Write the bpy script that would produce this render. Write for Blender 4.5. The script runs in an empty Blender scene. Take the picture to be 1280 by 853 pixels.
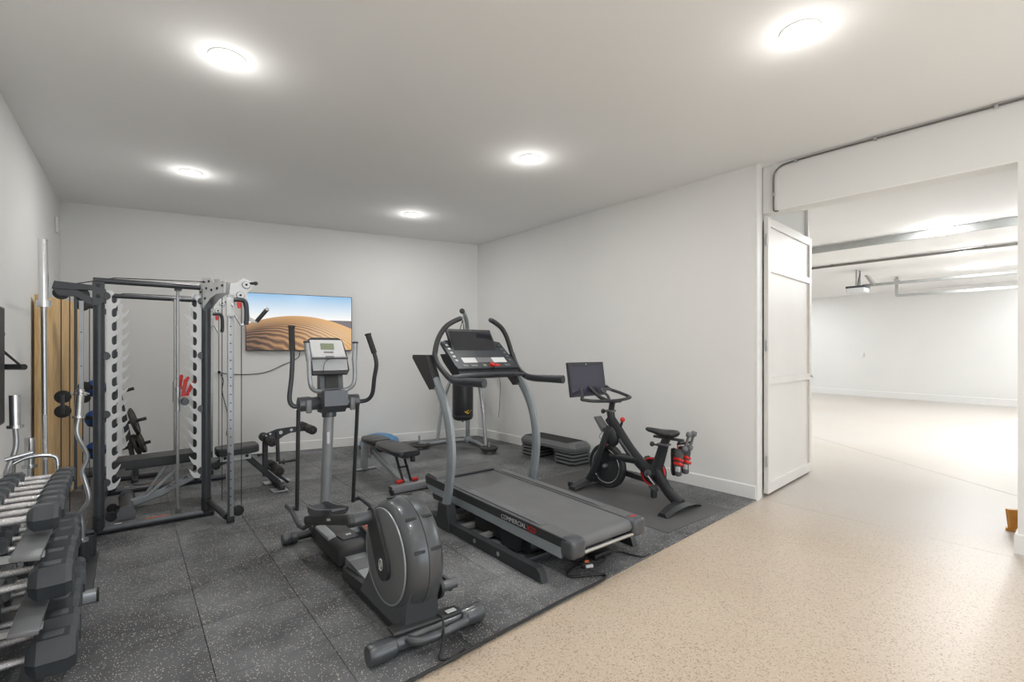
import bpy, bmesh, math, random
from mathutils import Vector, Matrix

random.seed(7)
PI = math.pi
S = bpy.context.scene
COL = S.collection

# ------------------------------------------------------------------ camera
cam_data = bpy.data.cameras.new('camera')
cam_data.sensor_width = 36.0
cam_data.lens = 36.0 * 600.0 / 1280.0
cam_data.shift_y = 12.5 / 1280.0
cam_data.clip_start = 0.05
cam_data.clip_end = 200
camera = bpy.data.objects.new('camera', cam_data)
camera.location = (0, 0, 1.5)
camera.rotation_euler = (PI / 2, 0, -math.atan2(480.0, 600.0))
COL.objects.link(camera)
S.camera = camera

# ------------------------------------------------------------------ world, sun, exposure
world = bpy.data.worlds.new('world')
S.world = world
world.use_nodes = True
bg = world.node_tree.nodes['Background']
bg.inputs[0].default_value = (0.84, 0.92, 1.0, 1)
bg.inputs[1].default_value = 2.7
sun_data = bpy.data.lights.new('sun', 'SUN')
sun_data.energy = 12.0
sun_data.angle = math.radians(0.6)
sun_data.color = (1.0, 0.96, 0.88)
sun = bpy.data.objects.new('sun', sun_data)
sun.rotation_euler = (math.radians(30), 0, 0)          # shines towards +Y, 60 degrees high
COL.objects.link(sun)
S.view_settings.view_transform = 'Standard'
S.view_settings.look = 'None'
S.view_settings.gamma = 1.0
S.view_settings.use_curve_mapping = False
S.view_settings.exposure = 0.2

# fill daylight enters the gym through an opening added behind the camera (portal only guides sampling)
por_data = bpy.data.lights.new('fill_opening_portal', 'AREA')
por_data.shape = 'RECTANGLE'; por_data.size = 4.2; por_data.size_y = 2.6
por_data.cycles.is_portal = True
portal = bpy.data.objects.new('fill_opening_portal', por_data)
portal.location = (2.5, -3.22, 1.3)
portal.rotation_euler = (PI / 2, 0, PI)
COL.objects.link(portal)
S.cycles.sample_clamp_indirect = 6.0
S.cycles.caustics_reflective = False
S.cycles.caustics_refractive = False
S.cycles.blur_glossy = 1.0

LAMP_POWER = 13.5       # recessed lamps of the gym
HALO_POWER = 2.3  # added point lamp below each gym fitting, brightens the ceiling
GARAGE_POWER = 37.0
GARAGE_HALO = 9.5  # same added point lamp below each garage fitting

# ------------------------------------------------------------------ materials
def srgb(r, g, b):
    def f(c):
        c /= 255.0
        return c / 12.92 if c <= 0.04045 else ((c + 0.055) / 1.055) ** 2.4
    return (f(r), f(g), f(b), 1)

def new_mat(name):
    m = bpy.data.materials.new(name)
    m.use_nodes = True
    nt = m.node_tree
    b = nt.nodes['Principled BSDF']
    return m, nt, b

def N(nt, kind, **kw):
    n = nt.nodes.new(kind)
    for k, v in kw.items():
        setattr(n, k, v)
    return n

def simple(name, col, rough=0.5, metal=0.0, var=0.12, scale=14.0, bump=0.0, bscale=120.0, coat=0.0, spec=0.5):
    """Principled with a soft procedural tone variation and optional fine relief."""
    m, nt, b = new_mat(name)
    tc = N(nt, 'ShaderNodeTexCoord')
    no = N(nt, 'ShaderNodeTexNoise')
    no.inputs['Scale'].default_value = scale
    no.inputs['Detail'].default_value = 4
    nt.links.new(tc.outputs['Object'], no.inputs['Vector'])
    ra = N(nt, 'ShaderNodeValToRGB')
    c = Vector(col[:3])
    ra.color_ramp.elements[0].position = 0.3
    ra.color_ramp.elements[1].position = 0.7
    ra.color_ramp.elements[0].color = (*(c * (1 - var)), 1)
    ra.color_ramp.elements[1].color = (*[min(1, x) for x in c * (1 + var)], 1)
    nt.links.new(no.outputs['Fac'], ra.inputs['Fac'])
    nt.links.new(ra.outputs['Color'], b.inputs['Base Color'])
    b.inputs['Roughness'].default_value = rough
    b.inputs['Metallic'].default_value = metal
    b.inputs['Coat Weight'].default_value = coat
    b.inputs['Specular IOR Level'].default_value = spec
    if bump:
        n2 = N(nt, 'ShaderNodeTexNoise')
        n2.inputs['Scale'].default_value = bscale
        n2.inputs['Detail'].default_value = 3
        nt.links.new(tc.outputs['Object'], n2.inputs['Vector'])
        bp = N(nt, 'ShaderNodeBump')
        bp.inputs['Strength'].default_value = bump
        bp.inputs['Distance'].default_value = 0.004
        nt.links.new(n2.outputs['Fac'], bp.inputs['Height'])
        nt.links.new(bp.outputs['Normal'], b.inputs['Normal'])
    return m

def emissive(name, col, strength):
    m, nt, b = new_mat(name)
    b.inputs['Base Color'].default_value = (0.8, 0.8, 0.8, 1)
    b.inputs['Emission Color'].default_value = col
    b.inputs['Emission Strength'].default_value = strength
    m.cycles.emission_sampling = 'NONE'
    return m

M = {}
M['wall'] = simple('wall_paint', srgb(230, 230, 228), 0.75, var=0.012, scale=1.3, bump=0.06, bscale=160, spec=0.3)
M['ceiling'] = simple('ceiling_paint', srgb(240, 240, 239), 0.8, var=0.012, scale=0.9, bump=0.05, bscale=140, spec=0.2)
M['trim'] = simple('trim_paint', srgb(234, 234, 232), 0.42, var=0.012, scale=3)
M['door'] = simple('door_paint', srgb(233, 230, 226), 0.4, var=0.02, scale=2.2)
M['black'] = simple('black_powder_coat', srgb(44, 46, 49), 0.42, var=0.12, scale=20, bump=0.05, bscale=500)
M['gun'] = simple('charcoal_tube_paint', srgb(70, 73, 77), 0.34, metal=0.35, var=0.06, scale=9)
M['plastic'] = simple('dark_plastic', srgb(50, 51, 53), 0.45, var=0.08, scale=18, bump=0.06, bscale=700)
M['housing'] = simple('satin_gunmetal_plastic', srgb(80, 83, 87), 0.33, metal=0.3, var=0.04, scale=6, coat=0.25)
M['greyface'] = simple('mid_grey_plastic', srgb(112, 114, 117), 0.4, metal=0.25, var=0.04, scale=5)
M['silver'] = simple('silver_paint', srgb(164, 168, 172), 0.33, metal=0.45, var=0.05, scale=12)
M['steelblue'] = simple('blue_grey_silver_paint', srgb(150, 158, 163), 0.35, metal=0.3, var=0.05, scale=8)
M['chrome'] = simple('chrome', srgb(214, 216, 218), 0.14, metal=1.0, var=0.03, scale=30)
M['brushed'] = simple('brushed_steel', srgb(186, 188, 190), 0.3, metal=0.9, var=0.05, scale=40)
M['white'] = simple('white_powder_coat', srgb(214, 216, 217), 0.36, var=0.02, scale=10)
M['vinyl'] = simple('black_vinyl', srgb(46, 47, 49), 0.38, var=0.1, scale=25, bump=0.12, bscale=420)
M['rubber'] = simple('black_rubber', srgb(38, 38, 39), 0.7, var=0.12, scale=30, bump=0.1, bscale=300)
M['foam'] = simple('black_foam', srgb(56, 55, 54), 0.85, var=0.12, scale=40, bump=0.25, bscale=380)
M['hex'] = simple('grey_black_hex_rubber', srgb(58, 63, 68), 0.36, var=0.1, scale=16, bump=0.08, bscale=500)
M['emboss'] = simple('embossed_grey_number', srgb(92, 96, 100), 0.5, var=0.1, scale=60)
M['knurl'] = simple('knurled_chrome', srgb(205, 205, 206), 0.27, metal=1.0, var=0.2, scale=160, bump=0.5, bscale=900)
M['red'] = simple('red_plastic', srgb(205, 42, 34), 0.38, var=0.06, scale=20)
M['orange'] = simple('orange_grip', srgb(214, 104, 62), 0.5, var=0.08, scale=30)
M['yellow'] = simple('yellow_print', srgb(222, 190, 42), 0.5, var=0.05, scale=20)
M['blue'] = simple('blue_rubber', srgb(96, 146, 190), 0.5, var=0.06, scale=12)
M['deepblue'] = simple('deep_blue_rubber', srgb(36, 86, 160), 0.45, var=0.08, scale=12)
M['wood'] = None
M['screen'] = simple('black_glass_screen', srgb(38, 40, 45), 0.08, var=0.04, scale=4, coat=0.6)
M['bluescreen'] = simple('dusky_glass_screen', srgb(64, 64, 80), 0.12, var=0.03, scale=3, coat=0.4)
M['lcd'] = simple('lcd_green_grey', srgb(132, 140, 118), 0.25, var=0.04, scale=9)
M['panelprint'] = simple('pale_printed_panel', srgb(205, 206, 207), 0.4, var=0.04, scale=20)
M['belt'] = simple('treadmill_belt', srgb(104, 105, 107), 0.6, var=0.09, scale=3.5, bump=0.1, bscale=600)
M['railgrey'] = simple('textured_grey_rail', srgb(100, 101, 103), 0.5, var=0.05, scale=12, bump=0.12, bscale=500)
M['darkpanel'] = simple('dark_blue_console', srgb(52, 56, 62), 0.35, var=0.08, scale=14)
M['mark'] = simple('light_print', srgb(200, 203, 206), 0.5, var=0.03, scale=20)
M['bagskin'] = simple('black_bag_vinyl', srgb(40, 41, 44), 0.36, var=0.1, scale=10, bump=0.08, bscale=120)
M['step'] = simple('step_grey_plastic', srgb(104, 106, 108), 0.5, var=0.05, scale=10, bump=0.1, bscale=400)
M['stepblack'] = simple('step_black_plastic', srgb(42, 42, 43), 0.55, var=0.08, scale=14)
M['galv'] = simple('galvanised_steel', srgb(168, 170, 168), 0.4, metal=0.5, var=0.07, scale=7)
M['conduit'] = simple('dull_conduit_steel', srgb(120, 117, 112), 0.45, metal=0.6, var=0.06, scale=9)
M['iron'] = simple('cast_iron_plate', srgb(62, 60, 57), 0.5, metal=0.3, var=0.15, scale=18, bump=0.15, bscale=160)
M['mat'] = simple('smooth_bike_mat', srgb(84, 84, 85), 0.6, var=0.05, scale=4, bump=0.06, bscale=300)
M['cable'] = simple('black_cable', srgb(30, 30, 31), 0.5, var=0.08, scale=40)
M['shoe'] = simple('grey_shoe_knit', srgb(84, 86, 88), 0.7, var=0.12, scale=60, bump=0.1, bscale=500)
M['amber'] = simple('amber_wood', srgb(190, 128, 44), 0.5, var=0.14, scale=12)
M['lamp'] = emissive('lamp_diffuser', (1.0, 0.97, 0.92, 1), 14.0)
M['glass'] = None

def mat_wood():
    m, nt, b = new_mat('birch_plywood')
    tc = N(nt, 'ShaderNodeTexCoord')
    mp = N(nt, 'ShaderNodeMapping')
    mp.inputs['Scale'].default_value = (7, 7, 0.7)
    no = N(nt, 'ShaderNodeTexNoise')
    no.inputs['Scale'].default_value = 3.2
    no.inputs['Detail'].default_value = 6
    no.inputs['Distortion'].default_value = 1.4
    ra = N(nt, 'ShaderNodeValToRGB')
    e = ra.color_ramp.elements
    e[0].position = 0.3; e[0].color = srgb(206, 166, 110)
    e[1].position = 0.72; e[1].color = srgb(232, 200, 148)
    nt.links.new(tc.outputs['Object'], mp.inputs['Vector'])
    nt.links.new(mp.outputs['Vector'], no.inputs['Vector'])
    nt.links.new(no.outputs['Fac'], ra.inputs['Fac'])
    nt.links.new(ra.outputs['Color'], b.inputs['Base Color'])
    b.inputs['Roughness'].default_value = 0.5
    return m
M['wood'] = mat_wood()

def mat_glass():
    m, nt, b = new_mat('window_glass')
    b.inputs['Base Color'].default_value = (1, 1, 1, 1)
    b.inputs['Roughness'].default_value = 0.0
    b.inputs['Transmission Weight'].default_value = 1.0
    b.inputs['IOR'].default_value = 1.02
    return m
M['glass'] = mat_glass()

def mat_concrete():
    """Tan epoxy floor with flakes of brown, black and white."""
    m, nt, b = new_mat('tan_flake_floor')
    tc = N(nt, 'ShaderNodeTexCoord')
    def vor(scale):
        v = N(nt, 'ShaderNodeTexVoronoi')
        v.inputs['Scale'].default_value = scale
        nt.links.new(tc.outputs['Object'], v.inputs['Vector'])
        return v
    def ramp(src, stops):
        r = N(nt, 'ShaderNodeValToRGB')
        el = r.color_ramp.elements
        while len(el) < len(stops):
            el.new(0.5)
        for e, (p, c) in zip(el, stops):
            e.position = p; e.color = c
        nt.links.new(src, r.inputs['Fac'])
        return r
    def mix(fac, a, bb):
        x = N(nt, 'ShaderNodeMix', data_type='RGBA')
        nt.links.new(fac, x.inputs['Factor'])
        nt.links.new(a, x.inputs['A'])
        nt.links.new(bb, x.inputs['B'])
        return x.outputs['Result']
    big = N(nt, 'ShaderNodeTexNoise')
    big.inputs['Scale'].default_value = 0.9
    big.inputs['Detail'].default_value = 6
    nt.links.new(tc.outputs['Object'], big.inputs['Vector'])
    base = ramp(big.outputs['Fac'], [(0.3, srgb(188, 171, 151)), (0.7, srgb(202, 187, 168))])
    v1 = vor(145.0)
    sep = N(nt, 'ShaderNodeSeparateColor')
    nt.links.new(v1.outputs['Color'], sep.inputs['Color'])
    flakes = ramp(sep.outputs['Red'], [(0.0, srgb(108, 92, 80)), (0.06, srgb(128, 108, 92)), (0.09, srgb(182, 165, 145)),
                                       (0.55, srgb(196, 181, 162)), (0.9, srgb(202, 187, 168)), (1.0, srgb(220, 211, 198))])
    flakes.color_ramp.interpolation = 'CONSTANT'
    col = N(nt, 'ShaderNodeMix', data_type='RGBA')
    col.inputs['Factor'].default_value = 0.55
    nt.links.new(base.outputs['Color'], col.inputs['A'])
    nt.links.new(flakes.outputs['Color'], col.inputs['B'])
    c1 = col.outputs['Result']
    # worn, greyish dusty film with scuffs
    n2 = N(nt, 'ShaderNodeTexNoise')
    n2.inputs['Scale'].default_value = 0.55
    n2.inputs['Detail'].default_value = 4
    n2.inputs['Roughness'].default_value = 0.5
    nt.links.new(tc.outputs['Object'], n2.inputs['Vector'])
    sx = N(nt, 'ShaderNodeSeparateXYZ')
    nt.links.new(tc.outputs['Object'], sx.inputs['Vector'])
    ge = N(nt, 'ShaderNodeMapRange')
    ge.inputs['From Min'].default_value = 4.2
    ge.inputs['From Max'].default_value = 5.6
    ge.inputs['To Min'].default_value = 0.0
    ge.inputs['To Max'].default_value = 1.0
    nt.links.new(sx.outputs['X'], ge.inputs['Value'])
    film = ramp(n2.outputs['Fac'], [(0.25, (0.55, 0.55, 0.55, 1)), (0.75, (0.92, 0.92, 0.92, 1))])
    mu = N(nt, 'ShaderNodeMath', operation='MULTIPLY')
    nt.links.new(film.outputs['Color'], mu.inputs[0])
    nt.links.new(ge.outputs['Result'], mu.inputs[1])
    dust = N(nt, 'ShaderNodeRGB')
    dust.outputs[0].default_value = srgb(198, 194, 189)
    c2 = mix(mu.outputs['Value'], c1, dust.outputs[0])
    nt.links.new(c2, b.inputs['Base Color'])
    b.inputs['Roughness'].default_value = 0.36
    bp = N(nt, 'ShaderNodeBump')
    bp.inputs['Strength'].default_value = 0.12
    bp.inputs['Distance'].default_value = 0.003
    nt.links.new(v1.outputs['Distance'], bp.inputs['Height'])
    nt.links.new(bp.outputs['Normal'], b.inputs['Normal'])
    return m
M['concrete'] = mat_concrete()

def mat_rubber_tile():
    m, nt, b = new_mat('speckled_rubber_tile')
    tc = N(nt, 'ShaderNodeTexCoord')
    ob = N(nt, 'ShaderNodeObjectInfo')
    add = N(nt, 'ShaderNodeVectorMath', operation='ADD')
    nt.links.new(tc.outputs['Object'], add.inputs[0])
    nt.links.new(ob.outputs['Location'], add.inputs[1])
    big = N(nt, 'ShaderNodeTexNoise')
    big.inputs['Scale'].default_value = 1.7
    big.inputs['Detail'].default_value = 7
    big.inputs['Roughness'].default_value = 0.62
    nt.links.new(add.outputs[0], big.inputs['Vector'])
    r = N(nt, 'ShaderNodeValToRGB')
    e = r.color_ramp.elements
    e[0].position = 0.33; e[0].color = srgb(58, 60, 63)
    e[1].position = 0.68; e[1].color = srgb(122, 124, 127)
    nt.links.new(big.outputs['Fac'], r.inputs['Fac'])
    hv = N(nt, 'ShaderNodeHueSaturation')
    mr = N(nt, 'ShaderNodeMapRange')
    mr.inputs['To Min'].default_value = 0.82
    mr.inputs['To Max'].default_value = 1.16
    nt.links.new(ob.outputs['Random'], mr.inputs['Value'])
    nt.links.new(mr.outputs['Result'], hv.inputs['Value'])
    nt.links.new(r.outputs['Color'], hv.inputs['Color'])
    v = N(nt, 'ShaderNodeTexVoronoi')
    v.inputs['Scale'].default_value = 165.0
    nt.links.new(add.outputs[0], v.inputs['Vector'])
    sp = N(nt, 'ShaderNodeSeparateColor')
    nt.links.new(v.outputs['Color'], sp.inputs['Color'])
    lt = N(nt, 'ShaderNodeMath', operation='LESS_THAN')
    nt.links.new(sp.outputs['Green'], lt.inputs[0])
    lt.inputs[1].default_value = 0.125
    ds = N(nt, 'ShaderNodeMath', operation='LESS_THAN')
    nt.links.new(v.outputs['Distance'], ds.inputs[0])
    ds.inputs[1].default_value = 0.42
    mu = N(nt, 'ShaderNodeMath', operation='MULTIPLY')
    nt.links.new(lt.outputs[0], mu.inputs[0])
    nt.links.new(ds.outputs[0], mu.inputs[1])
    mx = N(nt, 'ShaderNodeMix', data_type='RGBA')
    nt.links.new(mu.outputs[0], mx.inputs['Factor'])
    nt.links.new(hv.outputs['Color'], mx.inputs['A'])
    mx.inputs['B'].default_value = srgb(214, 207, 194)
    nt.links.new(mx.outputs['Result'], b.inputs['Base Color'])
    b.inputs['Roughness'].default_value = 0.62
    n3 = N(nt, 'ShaderNodeTexNoise')
    n3.inputs['Scale'].default_value = 260
    nt.links.new(add.outputs[0], n3.inputs['Vector'])
    bp = N(nt, 'ShaderNodeBump')
    bp.inputs['Strength'].default_value = 0.25
    bp.inputs['Distance'].default_value = 0.003
    nt.links.new(n3.outputs['Fac'], bp.inputs['Height'])
    nt.links.new(bp.outputs['Normal'], b.inputs['Normal'])
    return m
M['tile'] = mat_rubber_tile()

def mat_dune_screen():
    """The picture on the television: pale blue sky above rippled sand dunes (object x = -0.72..0.72, z = -0.42..0.42)."""
    m, nt, b = new_mat('dune_picture_screen')
    tc = N(nt, 'ShaderNodeTexCoord')
    sx = N(nt, 'ShaderNodeSeparateXYZ')
    nt.links.new(tc.outputs['Object'], sx.inputs['Vector'])
    X, Z = sx.outputs['X'], sx.outputs['Z']
    def math_(op, a, bb=None, c=None):
        n = N(nt, 'ShaderNodeMath', operation=op)
        for i, v in enumerate((a, bb, c)):
            if v is None:
                continue
            if isinstance(v, (int, float)):
                n.inputs[i].default_value = v
            else:
                nt.links.new(v, n.inputs[i])
        return n.outputs[0]
    def ramp(src, stops, interp='LINEAR'):
        r = N(nt, 'ShaderNodeValToRGB')
        r.color_ramp.interpolation = interp
        el = r.color_ramp.elements
        while len(el) < len(stops):
            el.new(0.5)
        for e, (p, c) in zip(el, stops):
            e.position = p; e.color = c
        nt.links.new(src, r.inputs['Fac'])
        return r.outputs['Color']
    def mix(fac, a, bb):
        x = N(nt, 'ShaderNodeMix', data_type='RGBA')
        nt.links.new(fac, x.inputs['Factor'])
        nt.links.new(a, x.inputs['A'])
        nt.links.new(bb, x.inputs['B'])
        return x.outputs['Result']
    sky = ramp(math_('MULTIPLY_ADD', Z, 1.6, 0.25), [(0.30, srgb(255, 250, 244)), (0.5, srgb(226, 236, 244)), (0.95, srgb(138, 190, 230))])
    # dune crest: a broad hump left of the middle
    hx = math_('SUBTRACT', X, -0.05)
    hump = math_('MULTIPLY', math_('MULTIPLY', hx, hx), -0.30)
    crest = math_('ADD', hump, 0.10)
    is_dune = math_('LESS_THAN', Z, crest)
    # ripples, tighter towards the crest
    depth = math_('DIVIDE', 1.0, math_('ADD', math_('SUBTRACT', crest, Z), 0.13))
    nz = N(nt, 'ShaderNodeTexNoise')
    nz.inputs['Scale'].default_value = 5.0
    nt.links.new(tc.outputs['Object'], nz.inputs['Vector'])
    ph = math_('ADD', math_('MULTIPLY', depth, 15.0), math_('MULTIPLY', X, 34.0))
    ph = math_('ADD', ph, math_('MULTIPLY', nz.outputs['Fac'], 7.0))
    rip = math_('SINE', ph)
    lightside = math_('MULTIPLY_ADD', X, 0.55, 0.52)
    tone = math_('ADD', math_('MULTIPLY', rip, 0.20), lightside)
    sand = ramp(tone, [(0.05, srgb(70, 58, 54)), (0.4, srgb(146, 112, 86)), (0.62, srgb(196, 154, 108)), (0.95, srgb(226, 182, 126))])
    near = ramp(math_('SUBTRACT', crest, Z), [(0.0, (1, 1, 1, 1)), (0.13, (0, 0, 0, 1))])
    smooth_sand = ramp(lightside, [(0.1, srgb(190, 150, 112)), (0.8, srgb(224, 172, 106))])
    sand = mix(near, sand, smooth_sand)
    far = math_('MULTIPLY', math_('LESS_THAN', Z, 0.045), math_('GREATER_THAN', X, 0.38))
    farc = N(nt, 'ShaderNodeRGB'); farc.outputs[0].default_value = srgb(108, 100, 102)
    sky2 = mix(far, sky, farc.outputs[0])
    pic = mix(is_dune, sky2, sand)
    b.inputs['Base Color'].default_value = (0.01, 0.01, 0.012, 1)
    b.inputs['Roughness'].default_value = 0.12
    nt.links.new(pic, b.inputs['Emission Color'])
    b.inputs['Emission Strength'].default_value = 0.85
    m.cycles.emission_sampling = 'NONE'
    return m
M['dunes'] = mat_dune_screen()

# ------------------------------------------------------------------ geometry helpers
def V(*a):
    return Vector(a)

def cr(pts, k=6):
    """Catmull-Rom smoothing of a polyline."""
    P = [Vector(p) for p in pts]
    if len(P) < 3:
        return P
    Q = [P[0] * 2 - P[1]] + P + [P[-1] * 2 - P[-2]]
    out = []
    for i in range(1, len(Q) - 2):
        p0, p1, p2, p3 = Q[i - 1], Q[i], Q[i + 1], Q[i + 2]
        for j in range(k):
            t = j / k
            out.append(0.5 * ((2 * p1) + (p2 - p0) * t + (2 * p0 - 5 * p1 + 4 * p2 - p3) * t * t + (3 * p1 - p0 - 3 * p2 + p3) * t ** 3))
    out.append(P[-1])
    return out

class MB:
    """Collects shapes of ONE part; build() links them as one mesh object."""
    def __init__(s):
        s.bm = bmesh.new()
    def box(s, c, d, r=0.0, seg=2, rot=None):
        m = Matrix.Translation(Vector(c))
        if rot is not None:
            m = m @ rot
        m = m @ Matrix.Diagonal((d[0], d[1], d[2], 1))
        g = bmesh.ops.create_cube(s.bm, size=1.0, matrix=m)
        if r > 0:
            r = min(r, 0.49 * min(d))
            es = list({e for v in g['verts'] for e in v.link_edges})
            bmesh.ops.bevel(s.bm, geom=es, offset=r, segments=seg, profile=0.5, affect='EDGES')
        return s
    def span(s, lo, hi, r=0.0, seg=2):
        lo, hi = Vector(lo), Vector(hi)
        return s.box((lo + hi) / 2, hi - lo, r, seg)
    def loft(s, rings, cap=True, closed=False):
        rr = [[s.bm.verts.new(p) for p in ring] for ring in rings]
        n = len(rr[0])
        k = len(rr)
        for i in range(k if closed else k - 1):
            a, b = rr[i], rr[(i + 1) % k]
            for j in range(n):
                s.bm.faces.new((a[j], a[(j + 1) % n], b[(j + 1) % n], b[j]))
        if cap and not closed:
            s.bm.faces.new(rr[0][::-1])
            s.bm.faces.new(rr[-1])
        return s
    def tube(s, pts, r, n=12, sec=None, up=(0, 0, 1), cap=True, closed=False):
        """Sweep a circle (or a 2D section) along a polyline; r may be a list."""
        P = [Vector(p) for p in pts]
        k = len(P)
        rad = r if isinstance(r, (list, tuple)) else [r] * k
        T = []
        for i in range(k):
            a = P[(i - 1) % k] if closed or i > 0 else P[i]
            b = P[(i + 1) % k] if closed or i < k - 1 else P[i]
            T.append((b - a).normalized())
        u = Vector(up)
        if abs(u.dot(T[0])) > 0.95:
            u = Vector((1, 0, 0)) if abs(T[0].x) < 0.9 else Vector((0, 1, 0))
        x = (u - T[0] * u.dot(T[0])).normalized()
        rings = []
        for i in range(k):
            x = (x - T[i] * x.dot(T[i])).normalized()
            y = T[i].cross(x)
            if sec is None:
                ring = [P[i] + (x * math.cos(2 * PI * j / n) + y * math.sin(2 * PI * j / n)) * rad[i] for j in range(n)]
            else:
                ring = [P[i] + (x * a + y * b) * (rad[i]) for a, b in sec]
            rings.append(ring)
        return s.loft(rings, cap, closed)
    def cyl(s, a, b, r, r1=None, n=18):
        return s.tube([a, b], [r, r if r1 is None else r1], n)
    def lathe(s, prof, o=(0, 0, 0), ax=(0, 0, 1), n=24):
        """prof = [(radius, distance along the axis)]"""
        o, ax = Vector(o), Vector(ax).normalized()
        u = Vector((1, 0, 0)) if abs(ax.x) < 0.9 else Vector((0, 1, 0))
        x = (u - ax * u.dot(ax)).normalized()
        y = ax.cross(x)
        rings = []
        for r, t in prof:
            r = max(r, 0.0004)
            rings.append([o + ax * t + (x * math.cos(2 * PI * j / n) + y * math.sin(2 * PI * j / n)) * r for j in range(n)])
        return s.loft(rings)
    def prism(s, poly, o, ux, uy, t, centred=True):
        """Extrude a polygon given in the plane (ux, uy) at o by thickness t."""
        o, ux, uy = Vector(o), Vector(ux), Vector(uy)
        nrm = ux.cross(uy).normalized() * t
        a = o - nrm * 0.5 if centred else o
        lo = [s.bm.verts.new(a + ux * p + uy * q) for p, q in poly]
        hi = [s.bm.verts.new(a + nrm + ux * p + uy * q) for p, q in poly]
        n = len(poly)
        s.bm.faces.new(lo[::-1])
        s.bm.faces.new(hi)
        for j in range(n):
            s.bm.faces.new((lo[j], lo[(j + 1) % n], hi[(j + 1) % n], hi[j]))
        return s
    def sphere(s, c, r, sc=(1, 1, 1), u=20, v=12):
        bmesh.ops.create_uvsphere(s.bm, u_segments=u, v_segments=v, radius=r,
                                  matrix=Matrix.Translation(Vector(c)) @ Matrix.Diagonal((*sc, 1)))
        return s
    def ring(s, c, R, r, ax=(0, 0, 1), n=28, k=8, sx=1.0, sy=1.0):
        ax = Vector(ax).normalized()
        u = Vector((0, 0, 1)) if abs(ax.z) < 0.9 else Vector((1, 0, 0))
        x = (u - ax * u.dot(ax)).normalized()
        y = ax.cross(x)
        pts = [Vector(c) + x * math.cos(2 * PI * j / n) * R * sx + y * math.sin(2 * PI * j / n) * R * sy for j in range(n)]
        return s.tube(pts, r, k, closed=True, up=ax)
    def build(s, name, mat, parent=None, smooth=38):
        bmesh.ops.recalc_face_normals(s.bm, faces=s.bm.faces)
        root = parent
        while root is not None and root.parent is not None:
            root = root.parent
        if root is not None and root.type == 'EMPTY':
            s.bm.transform(root.matrix_basis.inverted())
        me = bpy.data.meshes.new(name)
        s.bm.to_mesh(me)
        s.bm.free()
        if smooth:
            me.shade_smooth()
            me.set_sharp_from_angle(angle=math.radians(smooth))
        me.materials.append(M[mat] if isinstance(mat, str) else mat)
        o = bpy.data.objects.new(name, me)
        COL.objects.link(o)
        if parent is not None:
            o.parent = parent
        return o

def tag(o, label=None, cat=None, group=None, kind=None):
    if label: o['label'] = label
    if cat: o['category'] = cat
    if group: o['group'] = group
    if kind: o['kind'] = kind
    return o

def thing(name, label, cat, loc=(0, 0, 0), rz=0.0, group=None):
    o = bpy.data.objects.new(name, None)
    o.empty_display_size = 0.05
    COL.objects.link(o)
    o.location = loc
    o.rotation_euler = (0, 0, rz)
    o.matrix_basis = Matrix.Translation(Vector(loc)) @ Matrix.Rotation(rz, 4, 'Z')
    return tag(o, label, cat, group)

def copy_tree(o, parent=None):
    c = o.copy()
    COL.objects.link(c)
    c.parent = parent
    for ch in o.children:
        copy_tree(ch, c)
    return c

def struct(o):
    o['kind'] = 'structure'
    return o

def flat_text(name, body, size, mat, parent, o, ux, uy, extrude=0.0006, align='LEFT', shear=0.0):
    """Lettering as a thin mesh; text x runs along ux, text y along uy, standing at o."""
    cu = bpy.data.curves.new(name, 'FONT')
    cu.body = body
    cu.size = size
    cu.extrude = extrude
    cu.align_x = align
    cu.shear = shear
    t = bpy.data.objects.new(name + '_curve', cu)
    COL.objects.link(t)
    dg = bpy.context.evaluated_depsgraph_get()
    me = bpy.data.meshes.new_from_object(t.evaluated_get(dg))
    bpy.data.objects.remove(t)
    me.name = name
    ux, uy = Vector(ux).normalized(), Vector(uy).normalized()
    uz = ux.cross(uy)
    mx = Matrix((ux, uy, uz)).transposed().to_4x4()
    mx.translation = Vector(o)
    me.transform(mx)
    root = parent
    while root.parent is not None:
        root = root.parent
    if root.type == 'EMPTY':
        me.transform(root.matrix_basis.inverted())
    me.materials.clear()
    me.materials.append(M[mat])
    ob = bpy.data.objects.new(name, me)
    COL.objects.link(ob)
    ob.parent = parent
    return ob

RECT = lambda w, h, r=0.2: [(sx * w / 2 + dx, sy * h / 2 + dy) for sx, sy, dx, dy in (
    (1, 1, 0, -r * h), (1, 1, -r * w, 0), (-1, 1, r * w, 0), (-1, 1, 0, -r * h),
    (-1, -1, 0, r * h), (-1, -1, r * w, 0), (1, -1, -r * w, 0), (1, -1, 0, r * h))]
OVAL = lambda w, h, n=14: [(w / 2 * math.cos(2 * PI * i / n), h / 2 * math.sin(2 * PI * i / n)) for i in range(n)]

# ================================================================== SETTING
H = 3.39
Z0 = -0.012                      # concrete; the rubber tiles lie on it with their top at z = 0
LB, RB = V(-0.669, 8.281, 0), V(4.861, 7.057, 0)          # back corners of the gym
LF, RF = V(-0.868, -3.2, 0), V(4.96, 2.25, 0)             # left wall front end, right wall end

def wall(name, a, b, z0, z1, t, mat='wall', parent=None, r=0.0):
    """Upright slab from a to b; t > 0 thickens to the left of a->b."""
    a, b = Vector((a[0], a[1], 0)), Vector((b[0], b[1], 0))
    d = (b - a).normalized()
    n = V(-d.y, d.x, 0) * t
    mb = MB()
    lo = [a, b, b + n, a + n]
    mb.loft([[p + V(0, 0, z0) for p in lo], [p + V(0, 0, z1) for p in lo]])
    return mb.build(name, mat, parent, smooth=0)

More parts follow.
